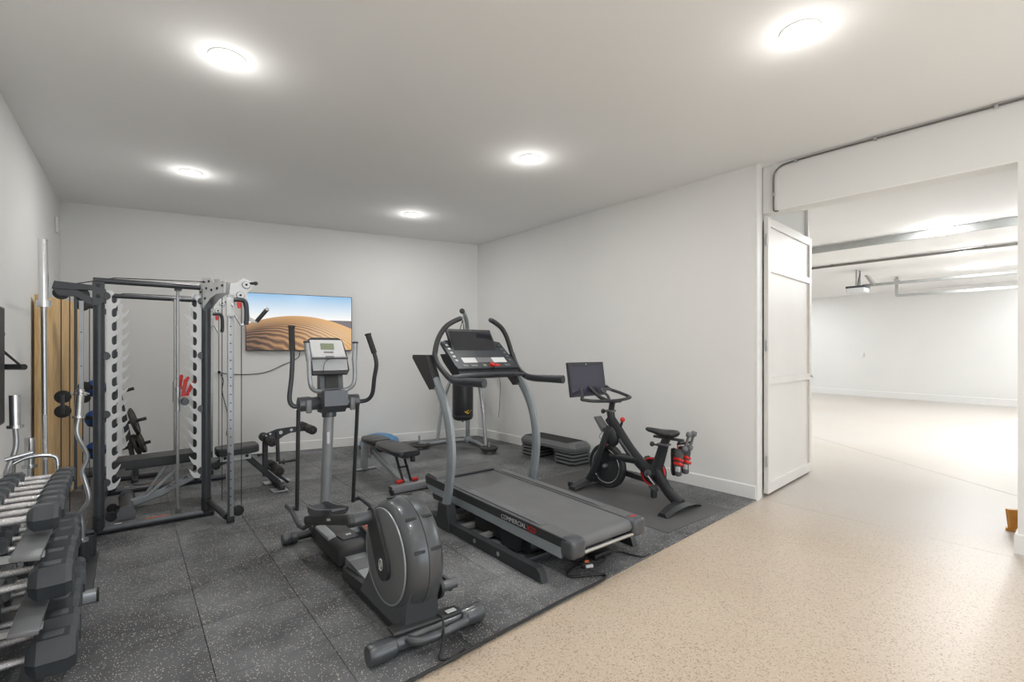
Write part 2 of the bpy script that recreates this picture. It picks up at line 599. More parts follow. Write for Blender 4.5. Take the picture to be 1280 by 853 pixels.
# ---- floor in slabs with sawn joints
def clip(poly, p, n):
    out = []
    for i in range(len(poly)):
        a, b = poly[i], poly[(i + 1) % len(poly)]
        da, db = (a - p).dot(n), (b - p).dot(n)
        if da >= 0: out.append(a)
        if (da >= 0) != (db >= 0): out.append(a + (b - a) * (da / (da - db)))
    return out

floor = MB().span((-1.1, -3.5, -0.2), (20.2, 9.9, Z0 - 0.008)).build('floor', 'cable', None, 0)
struct(floor)
def slab(poly):
    mb = MB()
    mb.loft([[p + V(0, 0, Z0 - 0.008) for p in poly], [p + V(0, 0, Z0) for p in poly]])
    return mb.build('slab', 'concrete', floor, 0)
gap = 0.004
full = [V(-1.05, -3.4, 0), V(20.1, -3.4, 0), V(20.1, 9.8, 0), V(-1.05, 9.8, 0)]
jx = V(5.06, 0, 0)
jp, jd = V(9.448, 3.315, 0), (V(9.448, 3.315, 0) - V(7.271, 0.658, 0)).normalized()
jn = V(jd.y, -jd.x, 0)
slab(clip(full, jx - V(gap * 0.4, 0, 0), V(-1, 0, 0)))
gar = clip(full, jx + V(gap * 0.4, 0, 0), V(1, 0, 0))
slab(clip(gar, jp + jn * gap, jn))
slab(clip(gar, jp - jn * gap, -jn))

# ---- rubber tiles of the gym
tiles_root = MB().span((-0.2, 2.6, Z0 - 0.0005), (4.4, 6.9, Z0 + 0.001)).build('floor_rubber_mat', 'rubber', None, 0)
struct(tiles_root)
xs = [-0.787, -0.235, 0.315, 0.812] + [0.812 + 0.552 * k for k in range(1, 9)]
ys = [1.45, 2.0, 2.552, 3.11, 3.66] + [3.66 + 0.552 * k for k in range(1, 10)]
e0, e1 = V(0.99, 1.992, 0), V(4.957, 2.246, 0)
edge_n = V(-(e1 - e0).y, (e1 - e0).x, 0).normalized()
back_n = V((RB - LB).y, -(RB - LB).x, 0).normalized()
if back_n.y > 0: back_n = -back_n
share = {}
for i in range(len(xs) - 1):
    for j in range(len(ys) - 1):
        g = 0.0014
        q = [V(xs[i] + g, ys[j] + g, 0), V(xs[i + 1] - g, ys[j] + g, 0), V(xs[i + 1] - g, ys[j + 1] - g, 0), V(xs[i] + g, ys[j + 1] - g, 0)]
        p = clip(q, e0, edge_n)
        if len(p) > 2: p = clip(p, LB + back_n * 0.004, back_n)
        if len(p) > 2: p = clip(p, V(-0.70, 0, 0), V(1, 0, 0))
        if len(p) > 2: p = clip(p, RB + V(-0.004, 0, 0), V(-(RB.y - RF.y), (RB.x - RF.x), 0).normalized() * 1.0)
        if len(p) < 3: continue
        c = V((xs[i] + xs[i + 1]) / 2, (ys[j] + ys[j + 1]) / 2, 0)
        key = (round(xs[i + 1] - xs[i], 3), round(ys[j + 1] - ys[j], 3)) if all((a - b).length < 1e-6 for a, b in zip(p, q)) and len(p) == 4 else None
        if key and key in share:
            o = bpy.data.objects.new('tile', share[key]); COL.objects.link(o); o.parent = tiles_root
        else:
            mb = MB()
            inn = []
            cc = sum(p, V(0, 0, 0)) / len(p)
            for a in p:
                inn.append(a + (cc - a).normalized() * 0.003)
            mb.loft([[a - c + V(0, 0, Z0 + 0.0002) for a in p], [a - c + V(0, 0, -0.0015) for a in p], [a - c for a in inn]])
            o = mb.build('tile', 'tile', tiles_root, 0)
            if key: share[key] = o.data
        o.location = c + V(0, 0, random.uniform(-0.0006, 0.0006))

# ---- ceiling and walls
struct(MB().span((-1.1, -3.5, H), (5.36, 9.9, H + 0.15)).build('ceiling', 'ceiling', None, 0))
struct(MB().span((5.36, 0.0, H), (20.2, 9.9, H + 0.15)).build('ceiling_garage', 'ceiling', None, 0))
struct(wall('wall_left', LF, LB + V(0, 0.2, 0), Z0, H, 0.15))
struct(wall('wall_back', LB, RB + (RB - LB).normalized() * 0.2, Z0, H, 0.15))
struct(wall('wall_right', RB, RF, Z0, H, 0.145))
# header over the wide opening, the pier on its right and the gym wall running on behind the camera
struct(wall('wall_header', (5.10, 2.145), (5.19, 0.40), 2.93, H, 0.20))
struct(MB().span((5.19, -3.2, Z0), (5.36, 0.44, H)).build('wall_pier', 'wall', None, 0))
struct(MB().span((4.955, 2.235, Z0), (5.025, 2.252, H)).build('trim_1', 'trim', None, 0))
struct(MB().span((5.12, 2.145, 2.92), (5.26, 2.252, H)).build('trim_2', 'trim', None, 0))
struct(wall('trim_3', (5.10, 2.20), (5.19, 0.44), 2.915, 2.93, 0.20, 'trim'))
# unseen wall behind the camera; its wide opening is added to admit fill daylight
struct(wall('wall_behind_a', (-1.0, -3.2), (0.4, -3.2), Z0, H, -0.15))
struct(wall('wall_behind_b', (4.6, -3.2), (5.36, -3.2), Z0, H, -0.15))
struct(wall('wall_behind_c', (0.4, -3.2), (4.6, -3.2), 2.6, H, -0.15))
# garage beyond
struct(wall('wall_return', (5.10, 2.30), (6.66, 2.415), Z0, H, 0.12))
struct(wall('wall_garage_left', (6.66, 2.42), (6.66, 9.6), Z0, H, 0.12))
struct(wall('wall_garage_end', (6.6, 9.55), (20.0, 9.55), Z0, H, 0.15))
struct(wall('wall_garage_far', (19.78, 9.6), (18.44, 0.0), Z0, H, 0.15))
gw = MB()
gw.span((5.36, 0.02, Z0), (19.0, 0.05, 2.01)).span((5.36, 0.02, 2.29), (19.0, 0.05, H))
gw.span((5.36, 0.02, 2.01), (11.66, 0.05, 2.29)).span((13.12, 0.02, 2.01), (15.05, 0.05, 2.29)).span((16.6, 0.02, 2.01), (19.0, 0.05, 2.29))
struct(gw.build('wall_garage_street', 'wall', None, 0))
def pane_mat():
    m = bpy.data.materials.new('clear_pane'); m.use_nodes = True
    nt = m.node_tree; nt.nodes.clear()
    out = N(nt, 'ShaderNodeOutputMaterial'); mx = N(nt, 'ShaderNodeMixShader'); mx.inputs[0].default_value = 0.06
    tr = N(nt, 'ShaderNodeBsdfTransparent'); gl = N(nt, 'ShaderNodeBsdfGlossy'); gl.inputs['Roughness'].default_value = 0.02
    nt.links.new(tr.outputs[0], mx.inputs[1]); nt.links.new(gl.outputs[0], mx.inputs[2]); nt.links.new(mx.outputs[0], out.inputs[0])
    return m
PANE = pane_mat()
for k, (a, b) in enumerate(((11.66, 13.12), (15.05, 16.6))):
    w = MB()
    for lo, hi in (((a, 0.02, 2.01), (b, 0.05, 2.03)), ((a, 0.02, 2.27), (b, 0.05, 2.29)), ((a, 0.02, 2.03), (a + 0.02, 0.05, 2.27)), ((b - 0.02, 0.02, 2.03), (b, 0.05, 2.27))):
        w.span(lo, hi)
    wo = struct(w.build('window_%d' % (k + 1), 'trim', None, 0))
    MB().span((a + 0.02, 0.032, 2.03), (b - 0.02, 0.038, 2.27)).build('pane', PANE, wo, 0)

# ---- baseboards
def baseboard(name, a, b, t, hh=0.135):
    o = wall(name, a, b, Z0, hh - 0.008, t, 'trim')
    mb = MB()
    a, b = Vector((a[0], a[1], 0)), Vector((b[0], b[1], 0))
    d = (b - a).normalized(); n = V(-d.y, d.x, 0) * t
    mb.loft([[p + V(0, 0, hh - 0.008) for p in (a, b, b + n, a + n)], [p + V(0, 0, hh) for p in (a, b, b + n * 0.55, a + n * 0.55)]])
    mb.build('cap', 'trim', o, 0)
    return struct(o)
baseboard('baseboard_back', LB + V(0.02, 0, 0), RB, -0.016)
baseboard('baseboard_right', RB, RF + V(-0.002, 0.0, 0), -0.016)
baseboard('baseboard_left', (LF.x, LF.y), (LB.x, LB.y), -0.016)
baseboard('baseboard_pier', (5.19, 0.44), (5.19, -3.2), -0.018)
baseboard('baseboard_jamb', (5.36, 0.44), (5.172, 0.44), -0.018)
baseboard('baseboard_garage', (19.76, 9.5), (18.45, 0.05), -0.03, 0.19)

# ---- panelled door leaf folded back against the garage return wall
hx = V(5.17, 2.228, 0); fx = V(6.62, 2.335, 0)
dd = (fx - hx).normalized(); dn = V(dd.y, -dd.x, 0)
L = (fx - hx).length
leaf = MB()
def leaf_box(mb, s0, s1, z0, z1, t0, t1):
    pts = [hx + dd * s0 + dn * t0, hx + dd * s1 + dn * t0, hx + dd * s1 + dn * t1, hx + dd * s0 + dn * t1]
    mb.loft([[p + V(0, 0, z0) for p in pts], [p + V(0, 0, z1) for p in pts]])
leaf_box(leaf, 0.0, L, 0.02, 2.89, -0.035, -0.012)
door = struct(leaf.build('door_1', 'door', None, 0))
for z0, z1 in ((0.02, 0.125), (1.15, 1.225), (2.33, 2.40), (2.80, 2.89)):
    r_ = MB(); leaf_box(r_, 0.07, L - 0.07, z0, z1, -0.012, 0.008); r_.build('rail', 'door', door, 0)
for s0, s1 in ((0.0, 0.07), (L - 0.07, L)):
    r_ = MB(); leaf_box(r_, s0, s1, 0.02, 2.89, -0.012, 0.008); r_.build('stile', 'door', door, 0)
kn = hx + dd * (L - 0.035) + dn * 0.006
kb = MB().lathe([(0.010, 0), (0.010, 0.012), (0.018, 0.016), (0.020, 0.024), (0.0, 0.03)], kn + V(0, 0, 1.19), dn, 14).build('latch_knob', 'brushed', door)
ht = MB()
for z in (0.3, 1.5, 2.6):
    c = hx + V(-0.012, 0.004, 0)
    ht.cyl(c + V(0, 0, z), c + V(0, 0, z + 0.11), 0.009, n=10)
ht.build('hinge', 'brushed', door)
struct(MB().span((6.64, 2.375, Z0), (6.70, 2.418, H)).build('trim_4', 'trim', None, 0))

# ================================================================== LIGHT FITTINGS
def lamp(name, x, y, label, cat_group, power, halo, r=0.085, tint=(1.0, 0.98, 0.955)):
    t = thing(name, label, 'ceiling light', (x, y, H), 0, cat_group)
    MB().lathe([(r + 0.022, 0.0), (r + 0.022, -0.006), (r + 0.004, -0.012), (r, -0.006), (r, 0.0)], (x, y, H), (0, 0, 1), 32).build('trim_ring', 'trim', t)
    MB().lathe([(r - 0.001, -0.001), (r - 0.001, -0.008), (r * 0.6, -0.0105), (0.0, -0.011)], (x, y, H), (0, 0, 1), 32).build('diffuser', 'lamp', t)
    ld = bpy.data.lights.new('downlight', 'AREA')
    ld.shape = 'DISK'; ld.size = 2 * r * 0.95; ld.energy = power; ld.color = tint
    lo = bpy.data.objects.new('downlight', ld); COL.objects.link(lo); lo.parent = t; lo.location = (0, 0, -0.016)
    if halo:
        pd = bpy.data.lights.new('added_ceiling_fill', 'POINT')  # added point lamp, no real fitting: makes the halo and fills the ceiling
        pd.shadow_soft_size = 0.05; pd.energy = halo; pd.color = tint
        po = bpy.data.objects.new('added_ceiling_fill', pd); COL.objects.link(po); po.parent = t; po.location = (0, 0, -0.15)
    return t
GL = 'recessed lamps in the gym ceiling'
for x, y, lab in ((0.50, 3.56, 'round recessed ceiling lamp above the rubber floor near the dumbbells, large and glaring'),
                  (0.52, 6.08, 'round recessed ceiling lamp above the cable rack near the back wall'),
                  (3.065, 6.04, 'smallest recessed ceiling lamp, nearest the far corner above the punching bag'),
                  (3.07, 3.57, 'round recessed ceiling lamp above the treadmill in the middle'),
                  (3.095, 1.15, 'largest recessed ceiling lamp at upper right over the tan floor')):
    lamp('recessed_light', x, y, lab, GL, LAMP_POWER, HALO_POWER)
for x, y, lab in ((0.5, 1.1, 'recessed ceiling lamp above the camera on the left'), (0.5, -1.35, 'recessed ceiling lamp behind the camera on the left'),
                  (3.1, -1.35, 'recessed ceiling lamp behind the camera on the right')):
    lamp('recessed_light', x, y, lab, GL, LAMP_POWER, HALO_POWER)
GG = 'recessed lamps in the garage ceiling'
for x, y, lab in ((9.53, 1.60, 'nearest garage ceiling lamp seen through the opening, before the grey track'),
                  (12.26, 1.72, 'middle garage ceiling lamp seen beside the thin dark track'),
                  (14.8, 1.86, 'farthest garage ceiling lamp above the opener rail')):
    lamp('garage_light', x, y, lab, GG, GARAGE_POWER, GARAGE_HALO, 0.085, (0.96, 0.98, 1.0))
for i, (x, y) in enumerate(((9.0, 5.6), (12.0, 6.4), (14.8, 6.8), (17.5, 7.3), (9.6, 0.4), (11.6, 0.5), (14.0, 0.6), (17.2, 0.6))):  # extra lamps kept out of view, added to raise the garage brightness
    lamp('garage_light', x, y, 'unseen ceiling lamp added to brighten the garage, %s of the %s row' % (('first', 'second', 'third', 'fourth')[i % 4], ('inner', 'street side')[i // 4]), GG, GARAGE_POWER, GARAGE_HALO, 0.085, (0.96, 0.98, 1.0))

# ================================================================== TREADMILL  (runs along Y, walker faces +Y)
def make_treadmill():
    xc = 2.57
    t = thing('treadmill', 'large grey treadmill with tilted touch screen and curved silver uprights', 'treadmill', (xc, 3.1, 0))
    zd = lambda y: 0.287 + (y - 2.2) * 0.022            # top of the deck
    UY, UZ = (0, 1, 0), (0, 0, 1)
    # base
    for sx in (-1, 1):
        x = xc + sx * 0.47
        b = MB().prism([(2.285, 0.004), (3.78, 0.004), (3.78, 0.075), (2.335, 0.085), (2.305, 0.06)], (x, 0, 0), UY, UZ, 0.055).build('base_rail', 'black', t)
        for y in (2.75, 3.05):
            for q in (-1, 1):
                MB().cyl((x + q * 0.0275, y, 0.045), (x + q * 0.031, y, 0.045), 0.016, n=14).build('bolt', 'brushed', b)
        # rubber boot at the foot of each upright and the curved silver upright
        MB().prism([(3.40, 0.0), (3.62, 0.0), (3.585, 0.215), (3.455, 0.215)], (x + sx * -0.005, 0, 0), UY, UZ, 0.085).build('boot', 'plastic', t)
        path = cr([(x, 3.535, 0.12), (x, 3.50, 0.24), (x, 3.455, 0.42), (x, 3.43, 0.62), (x, 3.447, 0.80), (x, 3.50, 0.97), (x, 3.59, 1.12), (x, 3.70, 1.245)], 5)
        MB().tube(path, 1.0, sec=RECT(0.062, 0.088, 0.28), up=(1, 0, 0)).build('upright', 'steelblue', t)
        # wide black upper arm that carries the console
        MB().prism([(3.645, 1.19), (3.74, 1.16), (3.86, 1.26), (4.06, 1.435), (4.055, 1.465), (3.80, 1.465)], (x + sx * 0.0, 0, 0), UY, UZ, 0.075).build('upper_arm', 'plastic', t)
    for y, mt in ((3.60, 'galv'), (3.36, 'galv'), (3.10, 'galv'), (2.55, 'black')):
        MB().span((xc - 0.45, y - 0.025, 0.02), (xc + 0.45, y + 0.025, 0.06), 0.006).build('cross_bar', mt, t)
    MB().span((xc - 0.30, 2.62, 0.02), (xc + 0.30, 3.35, 0.12), 0.02).build('lift_frame', 'black', t)
    MB().prism([(2.72, 0.03), (2.90, 0.03), (2.94, 0.20), (2.68, 0.20)], (xc - 0.33, 0, 0), UY, UZ, 0.04).build('lift_bracket', 'black', t)
    MB().prism([(2.72, 0.03), (2.90, 0.03), (2.94, 0.20), (2.68, 0.20)], (xc + 0.33, 0, 0), UY, UZ, 0.04).build('lift_bracket', 'black', t)
    MB().span((xc - 0.33, 3.60, 0.10), (xc + 0.33, 4.02, 0.26), 0.03).build('motor_pan', 'plastic', t)
    # deck
    y0, y1 = 2.20, 4.04
    MB().prism([(y0 + 0.06, zd(y0) - 0.03), (3.9, zd(3.9) - 0.03), (3.9, zd(3.9) - 0.012), (y0 + 0.06, zd(y0) - 0.012)], (xc, 0, 0), UY, UZ, 0.54).build('deck', 'black', t)
    bl = []
    prof = [(3.86, zd(3.86) - 0.006), (2.19, zd(2.19) - 0.006)] + [(2.19 - 0.042 * math.sin(a), zd(2.19) - 0.048 + 0.042 * math.cos(a)) for a in (0.5, 1.0, 1.57, 2.1, 2.6, 3.14)] + [(3.86, zd(3.86) - 0.09)]
    MB().prism(prof, (xc, 0, 0), UY, UZ, 0.515).build('running_belt', 'belt', t)
    MB().cyl((xc - 0.30, 2.15, zd(2.15) - 0.098), (xc + 0.30, 2.15, zd(2.15) - 0.098), 0.014).build('rear_roller_guard', 'chrome', t)
    for sx in (-1, 1):
        xo = xc + sx * 0.372; xi = xc + sx * 0.262
        lo, hi = min(xo, xi), max(xo, xi)
        # foot rail with a raised, tapered tread strip
        r_ = MB(); r_.prism([(y0, zd(y0) - 0.02), (y1, zd(y1) - 0.02), (y1, zd(y1)), (y0, zd(y0))], ((lo + hi) / 2, 0, 0), UY, UZ, hi - lo)
        fr = r_.build('foot_rail', 'railgrey', t)
        st = MB(); st.prism([(y0 + 0.26, zd(y0 + 0.26)), (3.72, zd(3.72)), (3.78, zd(3.78) + 0.004), (3.72, zd(3.72) + 0.008), (y0 + 0.34, zd(y0 + 0.34) + 0.010), (y0 + 0.26, zd(y0 + 0.26) + 0.002)], ((lo + hi) / 2, 0, 0), UY, UZ, 0.062)
        st.build('tread_strip', 'greyface', fr)
        # side skirt: black band over a silver band
        MB().prism([(y0 - 0.01, zd(y0) - 0.062), (y1, zd(y1) - 0.07), (y1, zd(y1) - 0.002), (y0 - 0.01, zd(y0) - 0.002)], (xo, 0, 0), UY, UZ, 0.014).build('side_band', 'plastic', t)
        MB().prism([(y0 + 0.035, zd(y0) - 0.135), (3.90, zd(y1) - 0.135), (y1 - 0.03, zd(y1) - 0.11), (y1, zd(y1) - 0.072), (y0 + 0.005, zd(y0) - 0.064)], (xo - sx * 0.003, 0, 0), UY, UZ, 0.014).build('side_trim', 'steelblue', t)
        # rounded end cap at the rear
        cap = MB().box((xc + sx * 0.315, 2.185, zd(2.18) - 0.058), (0.135, 0.125, 0.13), 0.03, 3).build('end_cap', 'housing', t)
        if sx > 0:
            MB().box((xc + 0.315, 2.19, zd(2.18) + 0.0075), (0.06, 0.016, 0.003)).build('warning_label', 'red', cap)
    # front hood over the motor
    MB().prism([(3.82, zd(3.8) - 0.02), (y1 + 0.02, zd(y1) - 0.06), (y1 + 0.03, zd(y1) - 0.01), (y1 - 0.03, zd(y1) + 0.026), (3.86, zd(3.86) + 0.018)], (xc, 0, 0), UY, UZ, 0.735).build('motor_hood', 'railgrey', t)
    # belt outline trim at the front edge
    MB().span((xc - 0.265, 3.83, zd(3.83) - 0.004), (xc + 0.265, 3.85, zd(3.83) + 0.012)).build('hood_edge', 'black', t)
    # lettering on the near side band
    xl = xc - 0.372 - 0.0085
    flat_text('lettering', 'COMMERCIAL', 0.046, 'mark', t, (xl, 2.872, 0.246), (0, -1, 0.0), (0, 0, 1), shear=0.15)
    flat_text('lettering', 'X22i', 0.052, 'red', t, (xl, 2.575, 0.2405), (0, -1, 0.0), (0, 0, 1), shear=0.15)
    # ---- console
    MB().prism([(3.50, 1.27), (3.60, 1.25), (3.80, 1.40), (3.86, 1.47), (3.74, 1.475), (3.555, 1.335)], (xc, 0, 0), UY, UZ, 0.66).build('console_base', 'plastic', t)
    # sloping button board; its own axes: across x, up along the slope
    a, b = V(0, 3.545, 1.335), V(0, 3.845, 1.575)
    up = (b - a).normalized(); nn = V(1, 0, 0).cross(up)          # faces the walker
    def board(poly, depth, off, name, mat, par, th=0.012):
        return MB().prism(poly, V(xc, 0, 0) + a + nn * off, (1, 0, 0), up, th).build(name, mat, par)
    ln = (b - a).length
    pan = board([(-0.335, 0.0), (0.335, 0.0), (0.345, 0.05), (0.335, ln), (0.27, ln + 0.02), (-0.27, ln + 0.02), (-0.335, ln), (-0.345, 0.05)], 0, 0.0, 'button_board', 'darkpanel', t, 0.03)
    for x0, x1, mt in ((-0.24, -0.09, 'panelprint'), (-0.085, 0.085, 'greyface'), (0.09, 0.245, 'panelprint')):
        board([(x0, 0.075), (x1, 0.075), (x1, 0.145), (x0, 0.145)], 0, 0.0165, 'vent_panel', mt, pan, 0.004)
    for k in range(5):
        for sx in (-1, 1):
            z = 0.11 + 0.055 * k
            board([(sx * 0.30 - 0.013, z - 0.012), (sx * 0.30 + 0.013, z - 0.012), (sx * 0.30 + 0.013, z + 0.012), (sx * 0.30 - 0.013, z + 0.012)], 0, 0.0165, 'button', 'mark' if sx < 0 else 'greyface', pan, 0.004)
    for x, w, mt in ((-0.24, 0.05, 'greyface'), (-0.15, 0.07, 'greyface'), (-0.035, 0.035, 'lcd'), (0.045, 0.05, 'red'), (0.11, 0.045, 'red'), (0.225, 0.06, 'greyface')):
        board([(x - w / 2, 0.022), (x + w / 2, 0.022), (x + w / 2, 0.05), (x - w / 2, 0.05)], 0, 0.0165, 'button', mt, pan, 0.004)
    key = MB().cyl(V(xc + 0.045, 0, 0) + a + up * 0.036 + nn * 0.015, V(xc + 0.045, 0, 0) + a + up * 0.036 + nn * 0.035, 0.022, n=16).build('safety_key', 'red', t)
    cpts = cr([V(xc + 0.045, 0, 0) + a + up * 0.03 + nn * 0.03, (xc + 0.05, 3.50, 1.30), (xc + 0.06, 3.46, 1.22), (xc + 0.055, 3.46, 1.02), (xc + 0.05, 3.47, 0.90)], 5)
    MB().tube(cpts, 0.0025, 6).build('safety_cord', 'cable', t)
    # screen
    s0, s1 = V(0, 3.715, 1.462), V(0, 3.865, 1.70)
    su = (s1 - s0).normalized(); sn = V(1, 0, 0).cross(su)
    sl = (s1 - s0).length
    scr = MB().prism([(-0.262, -0.005), (0.235, -0.005), (0.235, sl + 0.005), (-0.262, sl + 0.005)], V(xc, 0, 0) + s0 - sn * 0.01, (1, 0, 0), su, 0.03).build('screen_frame', 'plastic', t)
    MB().prism([(-0.25, 0.02), (0.223, 0.02), (0.223, sl - 0.022), (-0.25, sl - 0.022)], V(xc, 0, 0) + s0 + sn * 0.0058, (1, 0, 0), su, 0.002).build('screen_glass', 'screen', scr)
    MB().cyl(V(xc, 0, 0) + s1 - su * 0.012 + sn * 0.004, V(xc, 0, 0) + s1 - su * 0.012 + sn * 0.008, 0.006, n=12).build('camera_dot', 'greyface', scr)
    MB().prism([(3.78, 1.42), (3.90, 1.44), (3.92, 1.62), (3.86, 1.62)], (xc, 0, 0), UY, UZ, 0.22).build('screen_bracket', 'plastic', t)
    # handles: long side rails with flattened ends, then rising inward-bent grips
    for sx in (-1, 1):
        X = lambda d: xc + sx * d
        rail = cr([(X(0.425), 3.02, 1.250), (X(0.425), 3.20, 1.248), (X(0.425), 3.42, 1.245), (X(0.420), 3.53, 1.262), (X(0.425), 3.62, 1.31), (X(0.44), 3.71, 1.39), (X(0.445), 3.76, 1.47)], 5)
        k = len(rail)
        MB().tube(rail, [1.0 - 0.25 * min(1, i / (k * 0.6)) for i in range(k)], sec=OVAL(0.074, 0.05), up=(0, 0, 1)).build('side_rail', 'gun', t)
        grip = cr([(X(0.445), 3.76, 1.45), (X(0.415), 3.775, 1.56), (X(0.375), 3.775, 1.65), (X(0.315), 3.77, 1.725), (X(0.24), 3.765, 1.772), (X(0.175), 3.76, 1.80)], 6)
        MB().tube(grip, 0.0235, 14).build('upper_grip', 'plastic', t)
        MB().sphere((X(0.175), 3.76, 1.80), 0.0235).build('grip_end', 'gun', t)
    MB().tube(cr([(xc - 0.42, 3.54, 1.275), (xc - 0.25, 3.515, 1.285), (xc, 3.505, 1.292), (xc + 0.25, 3.515, 1.285), (xc + 0.42, 3.54, 1.275)], 6), 0.018, 12).build('cross_handle', 'gun', t)
    return t
make_treadmill()

# ================================================================== ELLIPTICAL TRAINER
def make_elliptical():
    xc = 1.21
    t = thing('elliptical_trainer', 'gunmetal elliptical trainer with round flywheel housing nearest the camera', 'elliptical', (xc, 3.0, 0))
    UY, UZ = (0, 1, 0), (0, 0, 1)
    # rear stabiliser
    sb = MB().cyl((xc - 0.24, 2.2, 0.058), (xc + 0.25, 2.2, 0.058), 0.036, n=24).build('rear_stabiliser', 'housing', t)
    for sx in (-1, 1):
        MB().lathe([(0.038, -0.10), (0.046, -0.092), (0.05, -0.02), (0.05, 0.03), (0.044, 0.04), (0.0, 0.04)], (xc + sx * 0.285, 2.2, 0.053), (sx, 0, 0), 24).build('end_cap', 'housing', sb)
    MB().tube(cr([(xc - 0.13, 2.17, 0.075), (xc - 0.10, 2.125, 0.078), (xc, 2.105, 0.082), (xc + 0.10, 2.105, 0.085), (xc + 0.17, 2.12, 0.083), (xc + 0.20, 2.165, 0.078)], 6), 0.021, 14).build('carry_handle', 'housing', t)
    MB().box((xc + 0.0, 2.225, 0.102), (0.40, 0.085, 0.022), 0.01, 3, Matrix.Rotation(math.radians(3), 4, 'Y')).build('stabiliser_cover', 'plastic', t)
    MB().box((xc + 0.135, 2.205, 0.114), (0.055, 0.03, 0.003)).build('rating_label', 'mark', t)
    # lower frame
    MB().prism([(2.22, 0.02), (3.15, 0.02), (3.15, 0.075), (2.75, 0.11), (2.22, 0.11)], (xc - 0.03, 0, 0), UY, UZ, 0.17).build('rear_base', 'plastic', t)
    MB().prism([(2.70, 0.03), (3.24, 0.03), (3.24, 0.125), (2.70, 0.10)], (xc - 0.01, 0, 0), UY, UZ, 0.135).build('base_rail', 'silver', t)
    MB().prism([(2.98, 0.10), (3.12, 0.10), (3.12, 0.122), (2.98, 0.115)], (xc - 0.01, 0, 0), UY, UZ, 0.139).build('rail_band', 'greyface', t)
    # middle shroud with silver side cheeks
    sh = MB().box((xc, 3.46, 0.12), (0.25, 0.52, 0.15), 0.045, 4).build('shroud', 'plastic', t)
    for sx in (-1, 1):
        MB().box((xc + sx * 0.092, 3.55, 0.187), (0.07, 0.30, 0.03), 0.012, 2).build('shroud_cheek', 'silver', sh)
    MB().prism([(-0.055, 0), (0.055, 0), (0.07, 0.13), (-0.07, 0.13)], (xc, 3.30, 0.197), (1, 0, 0), (0, 1, 0), 0.012).build('shroud_cover', 'darkpanel', sh)
    MB().box((xc + 0.005, 3.37, 0.206), (0.035, 0.022, 0.004)).build('shroud_label', 'mark', sh)
    MB().prism([(3.60, 0.03), (4.02, 0.03), (4.02, 0.10), (3.82, 0.13), (3.60, 0.14)], (xc, 0, 0), UY, UZ, 0.16).build('front_base', 'plastic', t)
    fs = MB().cyl((xc - 0.23, 3.98, 0.05), (xc + 0.23, 3.98, 0.05), 0.03, n=18).build('front_stabiliser', 'plastic', t)
    for sx in (-1, 1):
        MB().lathe([(0.032, -0.06), (0.046, -0.05), (0.048, -0.012), (0.045, -0.008), (0.048, 0.0), (0.046, 0.045), (0.04, 0.052), (0.0, 0.052)], (xc + sx * 0.235, 3.98, 0.05), (sx, 0, 0), 22).build('end_cap', 'housing', fs)
    # flywheel housing
    cy, cz, x0, x1 = 2.43, 0.405, 1.075, 1.285
    xm = (x0 + x1) / 2
    R = 0.292
    prof = [(0.0, x0 - xm), (R - 0.055, x0 - xm), (R - 0.03, x0 - xm + 0.008), (R - 0.008, x0 - xm + 0.035), (R, -0.03), (R + 0.004, -0.002), (R - 0.001, 0.0), (R + 0.004, 0.002), (R, 0.03), (R - 0.008, x1 - xm - 0.035), (R - 0.03, x1 - xm - 0.008), (R - 0.055, x1 - xm), (0.0, x1 - xm)]
    hs = MB().lathe(prof, (xm, cy, cz), (1, 0, 0), 56).build('flywheel_housing', 'housing', t)
    sk = MB()
    sk.loft([[(xm - w, y0_, z), (xm + w, y0_, z), (xm + w, y1_, z), (xm - w, y1_, z)] for z, w, y0_, y1_ in ((0.075, 0.10, 2.22, 2.80), (0.14, 0.092, 2.215, 2.76), (0.22, 0.088, 2.21, 2.70), (0.30, 0.085, 2.17, 2.70))])
    sk.build('housing_skirt', 'housing', t)
    fd = MB().lathe([(0.0, -0.012), (0.23, -0.010), (0.243, -0.004), (0.246, 0.004), (0.246, 0.012)], (x0, cy, cz), (1, 0, 0), 56).build('side_disc', 'greyface', hs)
    MB().ring((x0 - 0.003, cy, cz), 0.246, 0.005, (1, 0, 0), 56, 8).build('disc_rim', 'silver', fd)
    MB().lathe([(0.0, 0.012), (0.23, 0.010), (0.246, 0.0), (0.246, -0.012)], (x1, cy, cz), (1, 0, 0), 48).build('side_disc', 'greyface', hs)
    # cooling slots around the rim
    for ang in (18, 52, 100, 140):
        for s2 in (-1, 1):
            a = math.radians(ang)
            d = V(0, -math.cos(a), math.sin(a)); tg = V(0, -math.sin(a), -math.cos(a))
            c = V(xm + s2 * 0.045, cy, cz) + d * (R - 0.0005)
            rot = Matrix((V(1, 0, 0), tg, d)).transposed().to_4x4()
            MB().box(c, (0.06, 0.016, 0.008), 0.0035, 2, rot).build('cooling_slot', 'cable', hs)
    # cranks
    pin = V(0, 2.555, 0.585)
    hub = V(0, cy - 0.015, cz - 0.03)
    def crank(x, a, b, t_):
        d = (b - a).normalized(); n = V(0, -d.z, d.y)
        pts = []
        for i in range(13):
            an = PI * i / 12
            pts.append(a + n * 0.078 * math.cos(an) - d * 0.09 * math.sin(an))
        for i in range(9):
            an = PI * i / 8
            pts.append(b - n * 0.062 * math.cos(an) + d * 0.05 * math.sin(an))
        return MB().prism([(p.y, p.z) for p in pts], (x, 0, 0), UY, UZ, t_)
    ck = crank(x0 - 0.022, hub, pin, 0.018).build('crank', 'plastic', t)
    MB().ring((x0 - 0.033, hub.y, hub.z - 0.005), 0.024, 0.0026, (1, 0, 0), 24, 6, 1.25, 0.85).build('emblem_ring', 'mark', ck)
